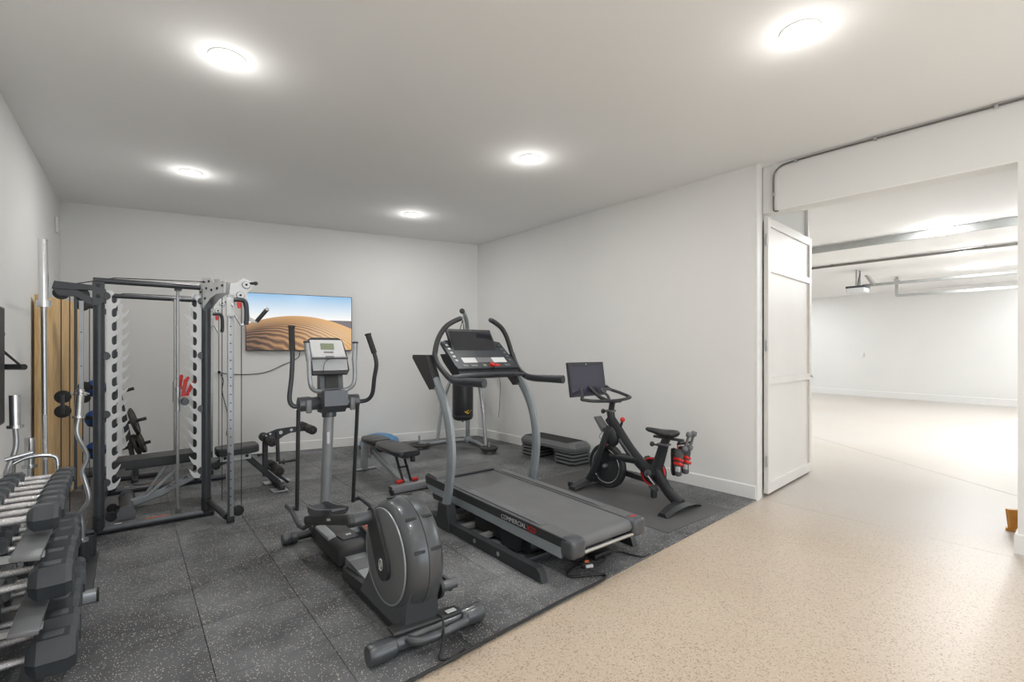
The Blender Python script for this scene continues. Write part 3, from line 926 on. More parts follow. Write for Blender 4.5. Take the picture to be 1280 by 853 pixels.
    for k in (-1, 1):
        MB().box((x0 - 0.033, hub.y - k * 0.005, hub.z - 0.005), (0.003, 0.004, 0.062), 0, 1, Matrix.Rotation(math.radians(24), 4, 'X')).build('emblem_bar', 'mark', ck)
    pin2 = hub * 2 - pin
    crank(x1 + 0.022, hub, V(0, 2.27, 0.22), 0.018).build('crank', 'plastic', t)
    MB().cyl((x1 + 0.02, 2.27, 0.22), (x1 + 0.13, 2.27, 0.22), 0.028).build('crank_pin', 'housing', t)
    pp = MB().cyl((x0 - 0.13, pin.y, pin.z), (x0 - 0.01, pin.y, pin.z), 0.036, n=22).build('crank_pin', 'housing', t)
    MB().lathe([(0.034, 0), (0.034, 0.03), (0.026, 0.04), (0.0, 0.04)], (x0 - 0.12, pin.y, pin.z), (-1, 0, 0), 20).build('pin_cap', 'plastic', pp)
    # pedal arms
    def arm(x, a, b):
        MB().tube([(x, a[0], a[1]), (x, b[0], b[1])], 1.0, sec=RECT(0.058, 0.034, 0.25), up=(0, 0, 1)).build('pedal_arm', 'plastic', t)
    arm(x0 - 0.10, (pin.y + 0.0, pin.z), (3.52, 0.315))
    MB().box((x0 - 0.1185, 2.99, 0.468), (0.002, 0.06, 0.014), 0, 1, Matrix.Rotation(math.radians(-16), 4, 'X')).build('arm_print', 'mark', t)
    arm(x1 + 0.10, (2.27, 0.21), (3.45, 0.165))
    def pedal(xl, xr, y0, z0, y1, z1):
        rings = []
        c = (xl + xr) / 2
        for f, w, lip, fl in ((0.0, 0.70, 0.006, -0.006), (0.03, 0.86, 0.010, 0.0), (0.25, 0.98, 0.014, 0.0), (0.5, 1.0, 0.020, 0.0), (0.72, 1.0, 0.034, 0.0), (0.88, 0.94, 0.050, 0.008), (0.96, 0.80, 0.056, 0.034), (1.0, 0.62, 0.052, 0.046)):
            y = y0 + (y1 - y0) * f; z = z0 + (z1 - z0) * f
            w *= (xr - xl) / 2
            b_ = z - 0.035 + 0.02 * max(0, f - 0.7)
            rings.append([(c - w * 0.75, y, b_), (c, y, b_ - 0.004), (c + w * 0.75, y, b_), (c + w, y, (b_ + z + lip) / 2), (c + w * 1.03, y, z + lip), (c + w * 0.90, y, z + lip + 0.002), (c + w * 0.78, y, z + fl), (c, y, z + fl), (c - w * 0.78, y, z + fl), (c - w * 0.90, y, z + lip + 0.002), (c - w * 1.03, y, z + lip), (c - w, y, (b_ + z + lip) / 2)])
        return MB().loft(rings)
    pedal(0.945, 1.10, 3.0, 0.515, 3.46, 0.385).build('pedal', 'housing', t)
    p2 = pedal(1.30, 1.455, 3.02, 0.215, 3.50, 0.222).build('pedal', 'plastic', t)
    dots = MB()
    for r_ in range(9):
        for c_ in range(4):
            dots.sphere((1.33 + 0.032 * c_, 3.08 + 0.040 * r_, 0.218 + 0.0006 * r_), 0.012, (1, 1.3, 0.5), 10, 6)
    dots.build('grip_dots', 'orange', p2)
    # swing arms
    def swing(x, yb, zb, yt, zt):
        a = MB().tube([(x, yb, zb), (x, yt, zt)], 1.0, sec=OVAL(0.038, 0.028), up=(0, 1, 0)).build('swing_arm', 'black', t)
        return a
    swing(xc - 0.215, 3.84, 0.30, 3.80, 1.06)
    swing(xc + 0.235, 3.90, 0.26, 3.80, 1.06)
    MB().tube([(xc - 0.215, 3.84, 0.315), (xc - 0.27, 3.86, 0.315)], 0.016, 12).build('link_axle', 'black', t)
    MB().tube([(xc - 0.265, 3.93, 0.32), (xc - 0.265, 3.78, 0.318), (xc - 0.262, 3.60, 0.262), (xc - 0.255, 3.52, 0.265), (xc - 0.21, 3.50, 0.29)], 0.0165, 12).build('swing_link', 'gun', t)
    MB().tube([(xc + 0.235, 3.90, 0.275), (xc + 0.30, 3.92, 0.275), (xc + 0.30, 3.70, 0.262), (xc + 0.285, 3.46, 0.245)], 0.0165, 12).build('swing_link', 'gun', t)
    # mast
    MB().tube([(xc + 0.005, 3.90, 0.10), (xc + 0.01, 3.80, 1.07)], 0.039, 22).build('mast', 'silver', t)
    MB().lathe([(0.085, 0.0), (0.078, 0.05), (0.056, 0.085), (0.05, 0.11), (0.041, 0.115)], (xc + 0.005, 3.905, 0.10), (0, -0.1, 1), 24).build('mast_boot', 'plastic', t)
    MB().box((xc - 0.003, 3.7785, 0.83), (0.02, 0.004, 0.09)).build('mast_label', 'panelprint', t)
    # pivot housing
    pv = MB().lathe([(0.034, -0.232), (0.054, -0.226), (0.056, -0.15), (0.05, -0.13), (0.05, 0.13), (0.056, 0.15), (0.054, 0.226), (0.034, 0.232)], (xc + 0.01, 3.80, 1.10), (1, 0, 0), 24).build('pivot_housing', 'housing', t)
    MB().lathe([(0.052, -0.07), (0.056, 0.0), (0.046, 0.03)], (xc + 0.01, 3.80, 1.06), (0, 0, 1), 22).build('mast_collar', 'housing', t)
    for sx in (-1, 1):
        MB().box((xc + 0.01 + sx * 0.165, 3.746, 1.085), (0.042, 0.018, 0.10), 0.008, 3).build('pivot_paddle', 'greyface', pv)
    # moving handlebars: the left one further away, the right one swung back
    lh = cr([(xc - 0.21, 3.80, 1.088), (xc - 0.25, 3.80, 1.090), (xc - 0.278, 3.80, 1.145), (xc - 0.265, 3.795, 1.30), (xc - 0.26, 3.79, 1.44), (xc - 0.262, 3.785, 1.52)], 6)
    MB().tube(lh, 0.0165, 14).build('moving_handlebar', 'gun', t)
    MB().tube([(xc - 0.262, 3.786, 1.505), (xc - 0.268, 3.782, 1.68)], 0.0215, 16).build('hand_grip', 'foam', t)
    rh = cr([(xc + 0.235, 3.80, 1.09), (xc + 0.30, 3.76, 1.105), (xc + 0.322, 3.71, 1.16), (xc + 0.317, 3.66, 1.28), (xc + 0.318, 3.62, 1.40), (xc + 0.292, 3.61, 1.50)], 6)
    MB().tube(rh, 0.0165, 14).build('moving_handlebar', 'gun', t)
    MB().tube([(xc + 0.296, 3.61, 1.485), (xc + 0.245, 3.61, 1.63)], 0.0215, 16).build('hand_grip', 'foam', t)
    for x, z, y, dx in ((xc - 0.268, 1.68, 3.782, 0), (xc + 0.245, 1.63, 3.61, -0.3)):
        MB().lathe([(0.0, 0.008), (0.025, 0.006), (0.026, -0.006), (0.0, -0.006)], (x, y, z), (dx, 0, 1), 16).build('grip_cap', 'cable', t)
    # fixed inner handles
    for sx, off in ((-1, 0.0), (1, 0.01)):
        c = xc + 0.0
        X = lambda d: c + sx * d + off
        MB().tube(cr([(X(0.05), 3.74, 1.19), (X(0.12), 3.72, 1.205), (X(0.155), 3.70, 1.245), (X(0.165), 3.70, 1.33), (X(0.165), 3.71, 1.43)], 6), 0.0165, 14).build('fixed_handle', 'silver', t)
        MB().tube([(X(0.165), 3.71, 1.425), (X(0.178), 3.725, 1.565)], 0.020, 16).build('pulse_grip', 'silver', t)
        MB().lathe([(0.0, 0.01), (0.023, 0.007), (0.023, -0.005), (0.0, -0.005)], (X(0.178), 3.725, 1.565), (0, 0, 1), 16).build('grip_cap', 'plastic', t)
    # console: bottle holder below, reading shelf and tilted display above
    bx = MB()
    bx.prism([(3.66, 1.085), (3.72, 1.03), (3.84, 1.03), (3.84, 1.36), (3.79, 1.37), (3.76, 1.20), (3.66, 1.20)], (xc + 0.02, 0, 0), UY, UZ, 0.175)
    hold = bx.build('bottle_holder', 'housing', t)
    MB().lathe([(0.052, 0.0), (0.052, 0.004), (0.042, 0.004), (0.042, -0.002)], (xc + 0.02, 3.708, 1.20), (0, 0, 1), 22).build('holder_rim', 'greyface', hold)
    MB().lathe([(0.0, -0.001), (0.042, 0.0015)], (xc + 0.02, 3.708, 1.2005), (0, 0, 1), 22).build('holder_well', 'cable', hold)
    MB().prism([(-0.05, 0), (0.05, 0), (0.05, 0.10), (0.035, 0.14), (-0.035, 0.14), (-0.05, 0.10)], (xc + 0.02, 3.757, 1.215), (1, 0, 0), (0, 0.17, 1), 0.006).build('holder_back', 'cable', hold)
    a, b = V(xc - 0.01, 3.70, 1.335), V(xc - 0.01, 3.80, 1.585)
    up = (b - a).normalized(); nn = V(1, 0, 0).cross(up); ln = (b - a).length
    cb = MB().prism([(-0.13, -0.01), (0.13, -0.01), (0.145, 0.02), (0.14, ln * 0.6), (0.12, ln), (0.09, ln + 0.018), (-0.11, ln + 0.018), (-0.14, ln), (-0.15, ln * 0.5), (-0.145, 0.02)], a - nn * 0.012, (1, 0, 0), up, 0.03).build('console_back', 'plastic', t)
    MB().prism([(-0.125, 0.12), (0.13, 0.12), (0.112, ln - 0.005), (-0.128, ln - 0.005)], a + nn * 0.005, (1, 0, 0), up, 0.012).build('display_panel', 'panelprint', cb)
    MB().prism([(-0.055, 0.185), (0.045, 0.185), (0.045, 0.235), (-0.055, 0.235)], a + nn * 0.0125, (1, 0, 0), up, 0.004).build('lcd', 'lcd', cb)
    MB().prism([(-0.035, 0.158), (0.035, 0.158), (0.035, 0.168), (-0.035, 0.168)], a + nn * 0.0125, (1, 0, 0), up, 0.003).build('button_row', 'greyface', cb)
    MB().prism([(-0.13, 0.015), (0.128, 0.015), (0.132, 0.105), (-0.128, 0.105)], a + nn * 0.006, (1, 0, 0), up, 0.012).build('reading_shelf', 'silver', cb)
    MB().prism([(-0.14, 0.108), (0.14, 0.108), (0.14, 0.118), (-0.14, 0.118)], a + nn * 0.012, (1, 0, 0), up, 0.03).build('shelf_lip', 'greyface', cb)
    MB().box(a + up * 0.115 + nn * 0.03, (0.065, 0.012, 0.018), 0.005).build('shelf_clip', 'greyface', cb)
    MB().tube(cr([a + up * 0.11 + nn * 0.03, a + up * 0.06 + nn * 0.035 + V(-0.05, 0, 0), a + nn * 0.02 + V(-0.06, 0, -0.03)], 6), 0.002, 6).build('sensor_wire', 'cable', cb)
    # power lead from the rear of the housing
    MB().tube(cr([(xm + 0.055, 2.16, 0.15), (xm + 0.06, 2.11, 0.145), (xm + 0.045, 2.075, 0.09), (xm + 0.02, 2.06, 0.03), (xm - 0.0, 2.03, 0.006), (xm + 0.06, 2.012, 0.006), (xm + 0.14, 2.03, 0.006)], 6), 0.006, 8).build('power_lead', 'cable', t)
    return t
make_elliptical()

# ================================================================== EXERCISE BIKE ON ITS MAT
tag(MB().span((3.46, 2.28, 0.0005), (4.44, 4.15, 0.006), 0.002).build('bike_mat', 'mat'), 'smooth dark grey floor mat under the exercise bike', 'mat')
FZ = 0.006
def make_bike():
    xc = 4.02
    t = thing('exercise_bike', 'black spin bike with tilted touch screen facing the rider', 'exercise bike', (xc, 3.05, FZ))
    UY, UZ = (0, 1, 0), (0, 0, 1)
    # feet
    def foot(y, x0, x1, name):
        rings = []
        for i in range(13):
            f = i / 12; x = x0 + (x1 - x0) * f
            h = 0.035 + 0.055 * (1 - (2 * f - 1) ** 2)
            w = 0.052 + 0.022 * (1 - (2 * f - 1) ** 2)
            rings.append([(x, y - w, FZ + h - 0.03), (x, y - w * 0.55, FZ + h), (x, y + w * 0.55, FZ + h), (x, y + w, FZ + h - 0.03), (x, y + w * 0.7, FZ + h - 0.042), (x, y - w * 0.7, FZ + h - 0.042)])
        f_ = MB().loft(rings).build(name, 'black', t)
        for x in (x0 + 0.05, x1 - 0.05):
            MB().lathe([(0.024, 0.0), (0.024, 0.012), (0.012, 0.014), (0.012, 0.034)], (x, y, FZ), (0, 0, 1), 14).build('leveller', 'plastic', f_)
        return f_
    foot(2.52, xc - 0.28, xc + 0.30, 'rear_foot')
    ff = foot(3.62, xc - 0.30, xc + 0.30, 'front_foot')
    for sx in (-1, 1):
        MB().cyl((xc + sx * 0.24 - 0.015, 3.70, FZ + 0.035), (xc + sx * 0.24 + 0.015, 3.70, FZ + 0.035), 0.03, n=18).build('transport_wheel', 'plastic', ff)
    # frame
    MB().tube(cr([(xc, 2.50, 0.075), (xc, 2.56, 0.10), (xc, 2.66, 0.18), (xc, 2.74, 0.29), (xc, 2.78, 0.36)], 6), 1.0, sec=RECT(0.07, 0.10, 0.28), up=(1, 0, 0)).build('rear_strut', 'black', t)
    st = MB().tube(cr([(xc, 2.80, 0.30), (xc, 2.755, 0.40), (xc, 2.72, 0.50), (xc, 2.69, 0.60)], 5), [1.25, 1.2, 1.15, 1.1, 1.05, 1.0, 1.0, 1.0, 0.98, 0.96, 0.95, 0.94, 0.93, 0.92, 0.92, 0.92], sec=RECT(0.062, 0.105, 0.3), up=(1, 0, 0)).build('seat_tube', 'black', t)
    dt = MB().tube(cr([(xc, 3.36, 0.79), (xc, 3.25, 0.67), (xc, 3.08, 0.48), (xc, 2.92, 0.35), (xc, 2.78, 0.30)], 6), 1.0, sec=RECT(0.066, 0.118, 0.3), up=(1, 0, 0)).build('down_tube', 'black', t)
    MB().tube([(xc - 0.0335, 3.20, 0.585), (xc - 0.0335, 2.99, 0.375)], 1.0, sec=RECT(0.006, 0.022, 0.2), up=(1, 0, 0)).build('tube_badge', 'greyface', dt)
    MB().tube([(xc, 3.33, 0.385), (xc, 2.98, 0.40)], 0.044, 18).build('cross_tube', 'black', t)
    for sx in (-1, 1):
        MB().tube(cr([(xc + sx * 0.03, 3.33, 0.70), (xc + sx * 0.055, 3.36, 0.60), (xc + sx * 0.075, 3.43, 0.40), (xc + sx * 0.078, 3.52, 0.20), (xc + sx * 0.07, 3.60, 0.08)], 6), 1.0, sec=OVAL(0.048, 0.078), up=(1, 0, 0)).build('fork_leg', 'black', t)
    MB().sphere((xc, 3.31, 0.60), 0.085, (0.75, 1.0, 1.35)).build('head_shroud', 'black', t)
    MB().tube([(xc, 3.30, 0.62), (xc, 3.345, 0.86)], 1.0, sec=RECT(0.07, 0.085, 0.3), up=(1, 0, 0)).build('head_tube', 'black', t)
    MB().tube([(xc, 3.34, 0.84), (xc, 3.315, 0.965)], 1.0, sec=RECT(0.045, 0.06, 0.25), up=(1, 0, 0)).build('handlebar_post', 'plastic', t)
    MB().box((xc, 3.342, 0.862), (0.078, 0.092, 0.022), 0.006).build('post_collar', 'greyface', t)
    MB().lathe([(0.009, 0), (0.009, 0.03), (0.024, 0.038), (0.027, 0.055), (0.02, 0.066), (0, 0.067)], (xc, 3.385, 0.85), (-0.25, 1, 0), 16).build('post_knob', 'plastic', t)
    # flywheel
    fc = V(xc, 3.385, 0.272)
    fw = MB().lathe([(0.05, -0.02), (0.17, -0.018), (0.178, -0.03), (0.226, -0.032), (0.236, -0.022), (0.236, 0.022), (0.226, 0.032), (0.178, 0.03), (0.17, 0.018), (0.05, 0.02)], fc, (1, 0, 0), 52).build('flywheel', 'black', t)
    for sx in (-1, 1):
        MB().ring(fc + V(sx * 0.03, 0, 0), 0.18, 0.006, (1, 0, 0), 48, 8).build('flywheel_ring', 'chrome', fw)
    MB().lathe([(0.0, -0.07), (0.02, -0.066), (0.026, -0.05), (0.026, 0.05), (0.02, 0.066), (0.0, 0.07)], fc, (1, 0, 0), 20).build('flywheel_hub', 'brushed', fw)
    MB().box((xc - 0.002, 3.40, 0.50), (0.07, 0.10, 0.07), 0.02, 3, Matrix.Rotation(math.radians(-25), 4, 'X')).build('brake_cover', 'greyface', t)
    MB().box((xc - 0.038, 3.39, 0.505), (0.004, 0.055, 0.045), 0, 1, Matrix.Rotation(math.radians(-25), 4, 'X')).build('brake_label', 'red', t)
    # belt guard, crank and pedals
    bb = V(xc, 2.84, 0.30)
    bg_ = MB().lathe([(0.0, 0.035), (0.10, 0.035), (0.14, 0.04), (0.145, 0.05), (0.14, 0.065), (0.0, 0.07)], bb, (1, 0, 0), 40).build('belt_guard', 'black', t)
    MB().ring(bb + V(0.034, 0, 0), 0.135, 0.011, (1, 0, 0), 40, 8).build('guard_ring', 'red', bg_)
    MB().prism([(3.36, 0.33), (3.36, 0.20), (2.84, 0.17), (2.84, 0.21), (3.2, 0.25), (3.2, 0.30)], (xc + 0.058, 0, 0), UY, UZ, 0.02).build('belt_cover', 'black', t)
    MB().lathe([(0.036, -0.055), (0.036, -0.03), (0.03, -0.02)], bb, (1, 0, 0), 20).build('bottom_bracket', 'brushed', t)
    ca = MB().tube([bb + V(-0.062, 0, 0), bb + V(-0.068, -0.115, -0.10)], 1.0, sec=RECT(0.018, 0.03, 0.3), up=(1, 0, 0)).build('crank', 'black', t)
    MB().tube([bb + V(-0.073, -0.02, -0.015), bb + V(-0.078, -0.10, -0.085)], 1.0, sec=RECT(0.003, 0.014, 0.3), up=(1, 0, 0)).build('crank_print', 'mark', ca)
    MB().tube([bb + V(0.085, 0, 0), bb + V(0.09, 0.115, 0.10)], 1.0, sec=RECT(0.018, 0.03, 0.3), up=(1, 0, 0)).build('crank', 'black', t)
    for sx, o in ((-1, V(-0.115, -0.118, -0.105)), (1, V(0.135, 0.115, 0.10))):
        pd = MB().box(bb + o, (0.075, 0.075, 0.022), 0.008, 3, Matrix.Rotation(0.5, 4, 'X')).build('pedal', 'plastic', t)
        MB().box(bb + o + V(0, 0, -0.05), (0.055, 0.05, 0.085), 0.015, 3).build('toe_cage', 'black', pd)
        MB().cyl(bb + o + V(-sx * 0.06, 0, 0), bb + o + V(sx * 0.03, 0, 0), 0.009, n=12).build('pedal_axle', 'brushed', pd)
    # red resistance knob
    MB().tube([(xc, 3.215, 0.70), (xc, 3.19, 0.755)], 0.014, 12).build('knob_stem', 'plastic', t)
    MB().sphere((xc, 3.182, 0.785), 0.026).build('resistance_knob', 'red', t)
    # bottle cradle ahead of the frame
    MB().prism([(3.40, 0.64), (3.425, 0.63), (3.53, 0.765), (3.53, 0.785), (3.515, 0.785), (3.40, 0.665)], (xc - 0.0, 0, 0), UY, UZ, 0.10).build('bottle_cradle', 'greyface', t)
    MB().span((xc - 0.05, 3.37, 0.63), (xc + 0.05, 3.42, 0.68), 0.012).build('cradle_bracket', 'plastic', t)
    MB().tube(cr([(xc - 0.02, 3.42, 0.64), (xc - 0.03, 3.47, 0.58), (xc - 0.02, 3.45, 0.545), (xc - 0.01, 3.38, 0.56)], 6), 0.003, 6).build('sensor_cable', 'cable', t)
    # seat
    sp = MB().tube([(xc, 2.69, 0.60), (xc, 2.655, 0.675)], 1.0, sec=RECT(0.05, 0.075, 0.25), up=(1, 0, 0)).build('seat_post', 'plastic', t)
    MB().box((xc, 2.689, 0.603), (0.082, 0.11, 0.02), 0.006).build('post_collar', 'greyface', t)
    MB().lathe([(0.009, 0), (0.009, 0.05), (0.022, 0.058), (0.026, 0.075), (0.018, 0.088), (0, 0.09)], (xc, 2.74, 0.585), (-0.3, 1, 0.1), 16).build('post_knob', 'plastic', t)
    MB().span((xc - 0.018, 2.48, 0.655), (xc + 0.018, 2.80, 0.68), 0.006).build('seat_slider', 'gun', t)
    MB().tube([(xc, 2.675, 0.68), (xc, 2.67, 0.705)], 0.025, 12).build('saddle_clamp', 'plastic', t)
    rings = []
    for y, w, z, th in ((2.545, 0.045, 0.745, 0.04), (2.565, 0.078, 0.753, 0.07), (2.62, 0.090, 0.753, 0.082), (2.67, 0.078, 0.748, 0.08), (2.73, 0.050, 0.746, 0.07), (2.80, 0.032, 0.748, 0.058), (2.865, 0.025, 0.748, 0.048), (2.89, 0.014, 0.742, 0.03)):
        ring = []
        for i in range(16):
            a = 2 * PI * i / 16
            zz_ = math.sin(a)
            ring.append((xc + w * math.cos(a), y, z - th * 0.5 + (th * 0.5) * (zz_ if zz_ > 0 else zz_ * 0.9)))
        rings.append(ring)
    MB().loft(rings).build('saddle', 'vinyl', t, 60)
    # hand-weight rack behind the seat
    MB().tube([(xc, 2.52, 0.665), (xc + 0.03, 2.55, 0.625)], 0.014, 10).build('rack_stem', 'black', t)
    MB().tube([(xc + 0.02, 2.55, 0.622), (xc + 0.23, 2.535, 0.622)], 0.012, 10).build('rack_bar', 'black', t)
    # handlebar loop
    z = 0.985
    MB().tube(cr([(xc - 0.36, 3.42, z + 0.012), (xc - 0.30, 3.33, z + 0.002), (xc - 0.15, 3.28, z - 0.005), (xc, 3.27, z - 0.008), (xc + 0.15, 3.28, z - 0.005), (xc + 0.31, 3.33, z + 0.0), (xc + 0.345, 3.37, z + 0.008), (xc + 0.28, 3.45, z + 0.05), (xc + 0.19, 3.50, z + 0.085), (xc + 0.14, 3.53, z + 0.125)], 6), 0.017, 14).build('handlebar', 'plastic', t)
    MB().tube(cr([(xc - 0.36, 3.42, z + 0.012), (xc - 0.30, 3.47, z + 0.055), (xc - 0.27, 3.52, z + 0.12)], 6), 0.017, 14).build('handlebar_horn', 'plastic', t)
    MB().tube(cr([(xc - 0.09, 3.28, z - 0.005), (xc - 0.09, 3.31, z + 0.05), (xc - 0.085, 3.40, z + 0.10), (xc + 0.02, 3.44, z + 0.10), (xc + 0.17, 3.48, z + 0.09)], 6), 0.015, 12).build('aero_bar', 'gun', t)
    MB().span((xc - 0.06, 3.24, z - 0.03), (xc + 0.06, 3.36, z - 0.012), 0.006).build('bar_clamp', 'plastic', t)
    # screen on its arm
    MB().tube(cr([(xc - 0.02, 3.34, z - 0.02), (xc - 0.04, 3.46, z + 0.02), (xc - 0.05, 3.60, z + 0.12)], 5), 0.02, 10).build('screen_arm', 'plastic', t)
    a = V(xc - 0.05, 3.595, 1.005); up = V(0, 0.16, 1).normalized(); nn = V(1, 0, 0).cross(up)
    sc = MB().prism([(-0.285, 0), (0.285, 0), (0.285, 0.375), (-0.285, 0.375)], a - nn * 0.012, (1, 0, 0), up, 0.028).build('screen_frame', 'gun', t)
    MB().prism([(-0.27, 0.014), (0.27, 0.014), (0.27, 0.335), (-0.27, 0.335)], a + nn * 0.003, (1, 0, 0), up, 0.003).build('screen_glass', 'bluescreen', sc)
    MB().cyl(a + up * 0.352 + nn * 0.001, a + up * 0.352 + nn * 0.004, 0.007, n=12).build('camera_dot', 'mark', sc)
    MB().box(a + up * 0.17 - nn * 0.045, (0.14, 0.05, 0.16), 0.02).build('screen_back', 'plastic', sc)
    return t
make_bike()
# two light hand weights standing in the rack behind the saddle
for dx, lab in ((0.09, 'small grey hand weight in the bike rack, the one nearer the saddle post'), (0.175, 'small grey hand weight in the bike rack, the one nearer the wall')):
    x, y, zc = 4.02 + dx, 2.50, 0.645
    w = thing('hand_weight', lab, 'dumbbell', (x, y, zc), 0, 'hand weights on the bike')
    ax = V(0.1, -0.25, 1).normalized()
    o = V(x, y, zc)
    MB().cyl(o - ax * 0.055, o + ax * 0.055, 0.013, n=14).build('handle', 'greyface', w)
    for s_ in (-1, 1):
        MB().lathe([(0.0, -0.024), (0.022, -0.022), (0.028, -0.012), (0.028, 0.012), (0.022, 0.022), (0.0, 0.024)], o + ax * s_ * 0.07, ax, 18).build('head', 'greyface', w)
# a pair of riding shoes hanging from the rack by their straps, toes down
def hang_shoe(x, y, ztop, lab, tilt):
    s = thing('cycling_shoe', lab, 'shoe', (x, y, ztop - 0.27), 0, 'riding shoes hung on the bike')
    rings = []
    for f, w, d, off in ((0.0, 0.026, 0.022, 0.0), (0.06, 0.036, 0.034, 0.0), (0.2, 0.044, 0.030, 0.004), (0.4, 0.042, 0.036, 0.002), (0.6, 0.034, 0.044, -0.004), (0.8, 0.034, 0.052, -0.010), (0.93, 0.033, 0.050, -0.012), (1.0, 0.024, 0.036, -0.010)):
        z = ztop - 0.26 + 0.26 * f
        rings.append([(x + tilt * (f - 0.5) + w * math.cos(2 * PI * i / 16), y + off + d * math.sin(2 * PI * i / 16), z) for i in range(16)])
    MB().loft(rings).build('upper', 'shoe', s, 60)
    sole = []
    for f, w in ((0.0, 0.022), (0.08, 0.038), (0.25, 0.045), (0.5, 0.036), (0.8, 0.034), (1.0, 0.024)):
        z = ztop - 0.262 + 0.264 * f
        xx = x + tilt * (f - 0.5)
        sole.append([(xx - w, y + 0.034, z), (xx + w, y + 0.034, z), (xx + w, y + 0.052, z), (xx - w, y + 0.052, z)])
    MB().loft(sole).build('sole', 'rubber', s)
    for k, f in enumerate((0.45, 0.62)):
        MB().box((x + tilt * (f - 0.5) - 0.004, y - 0.012, ztop - 0.26 + 0.26 * f), (0.088, 0.075, 0.03), 0.012, 3, Matrix.Rotation(0.35, 4, 'Y')).build('strap', 'red', s)
    MB().box((x + tilt * -0.15 - 0.035, y - 0.02, ztop - 0.185), (0.014, 0.05, 0.05), 0.006, 2).build('heel_patch', 'mark', s)
    MB().tube([(x, y, ztop - 0.01), (x, y + 0.004, ztop + 0.055)], 0.006, 8).build('loop', 'red', s)
    return s
hang_shoe(4.115, 2.60, 0.56, 'grey riding shoe with red straps hanging behind the bike seat, lower of the pair', -0.02)
hang_shoe(4.215, 2.585, 0.57, 'grey riding shoe with red straps hanging behind the bike seat, nearer the wall', -0.02)

# ================================================================== CABLE RACK WITH GUIDED BAR (back to the left wall, faces +X)
def hook_plate_poly(x_in, dirx, z0, z1, n, body=0.058, tip=0.034):
    """White plate with a column of upturned hooks on one edge; (x, z) outline."""
    pts = [(x_in, z0 + 0.05), (x_in + dirx * 0.012, z0), (x_in + dirx * 0.03, z0)]
    pitch = (z1 - z0 - 0.04) / n
    e = body * dirx
    for k in range(n):
        zb = z0 + 0.01 + pitch * k
        pts += [(x_in + e, zb), (x_in + e + dirx * tip * 0.55, zb + pitch * 0.27), (x_in + e + dirx * tip * 0.92, zb + pitch * 0.55), (x_in + e + dirx * tip, zb + pitch * 0.70),
                (x_in + e + dirx * tip * 0.85, zb + pitch * 0.66), (x_in + e + dirx * tip * 0.45, zb + pitch * 0.50), (x_in + e * 0.98, zb + pitch * 0.37), (x_in + e * 0.80, zb + pitch * 0.33), (x_in + e * 0.64, zb + pitch * 0.40),
                (x_in + e * 0.58, zb + pitch * 0.52), (x_in + e * 0.58, zb + pitch * 0.78), (x_in + e * 0.68, zb + pitch * 0.92), (x_in + e * 0.85, zb + pitch * 0.985)]
    pts += [(x_in + e * 0.85, z1 - 0.02), (x_in + e * 0.6, z1), (x_in, z1)]
    return pts

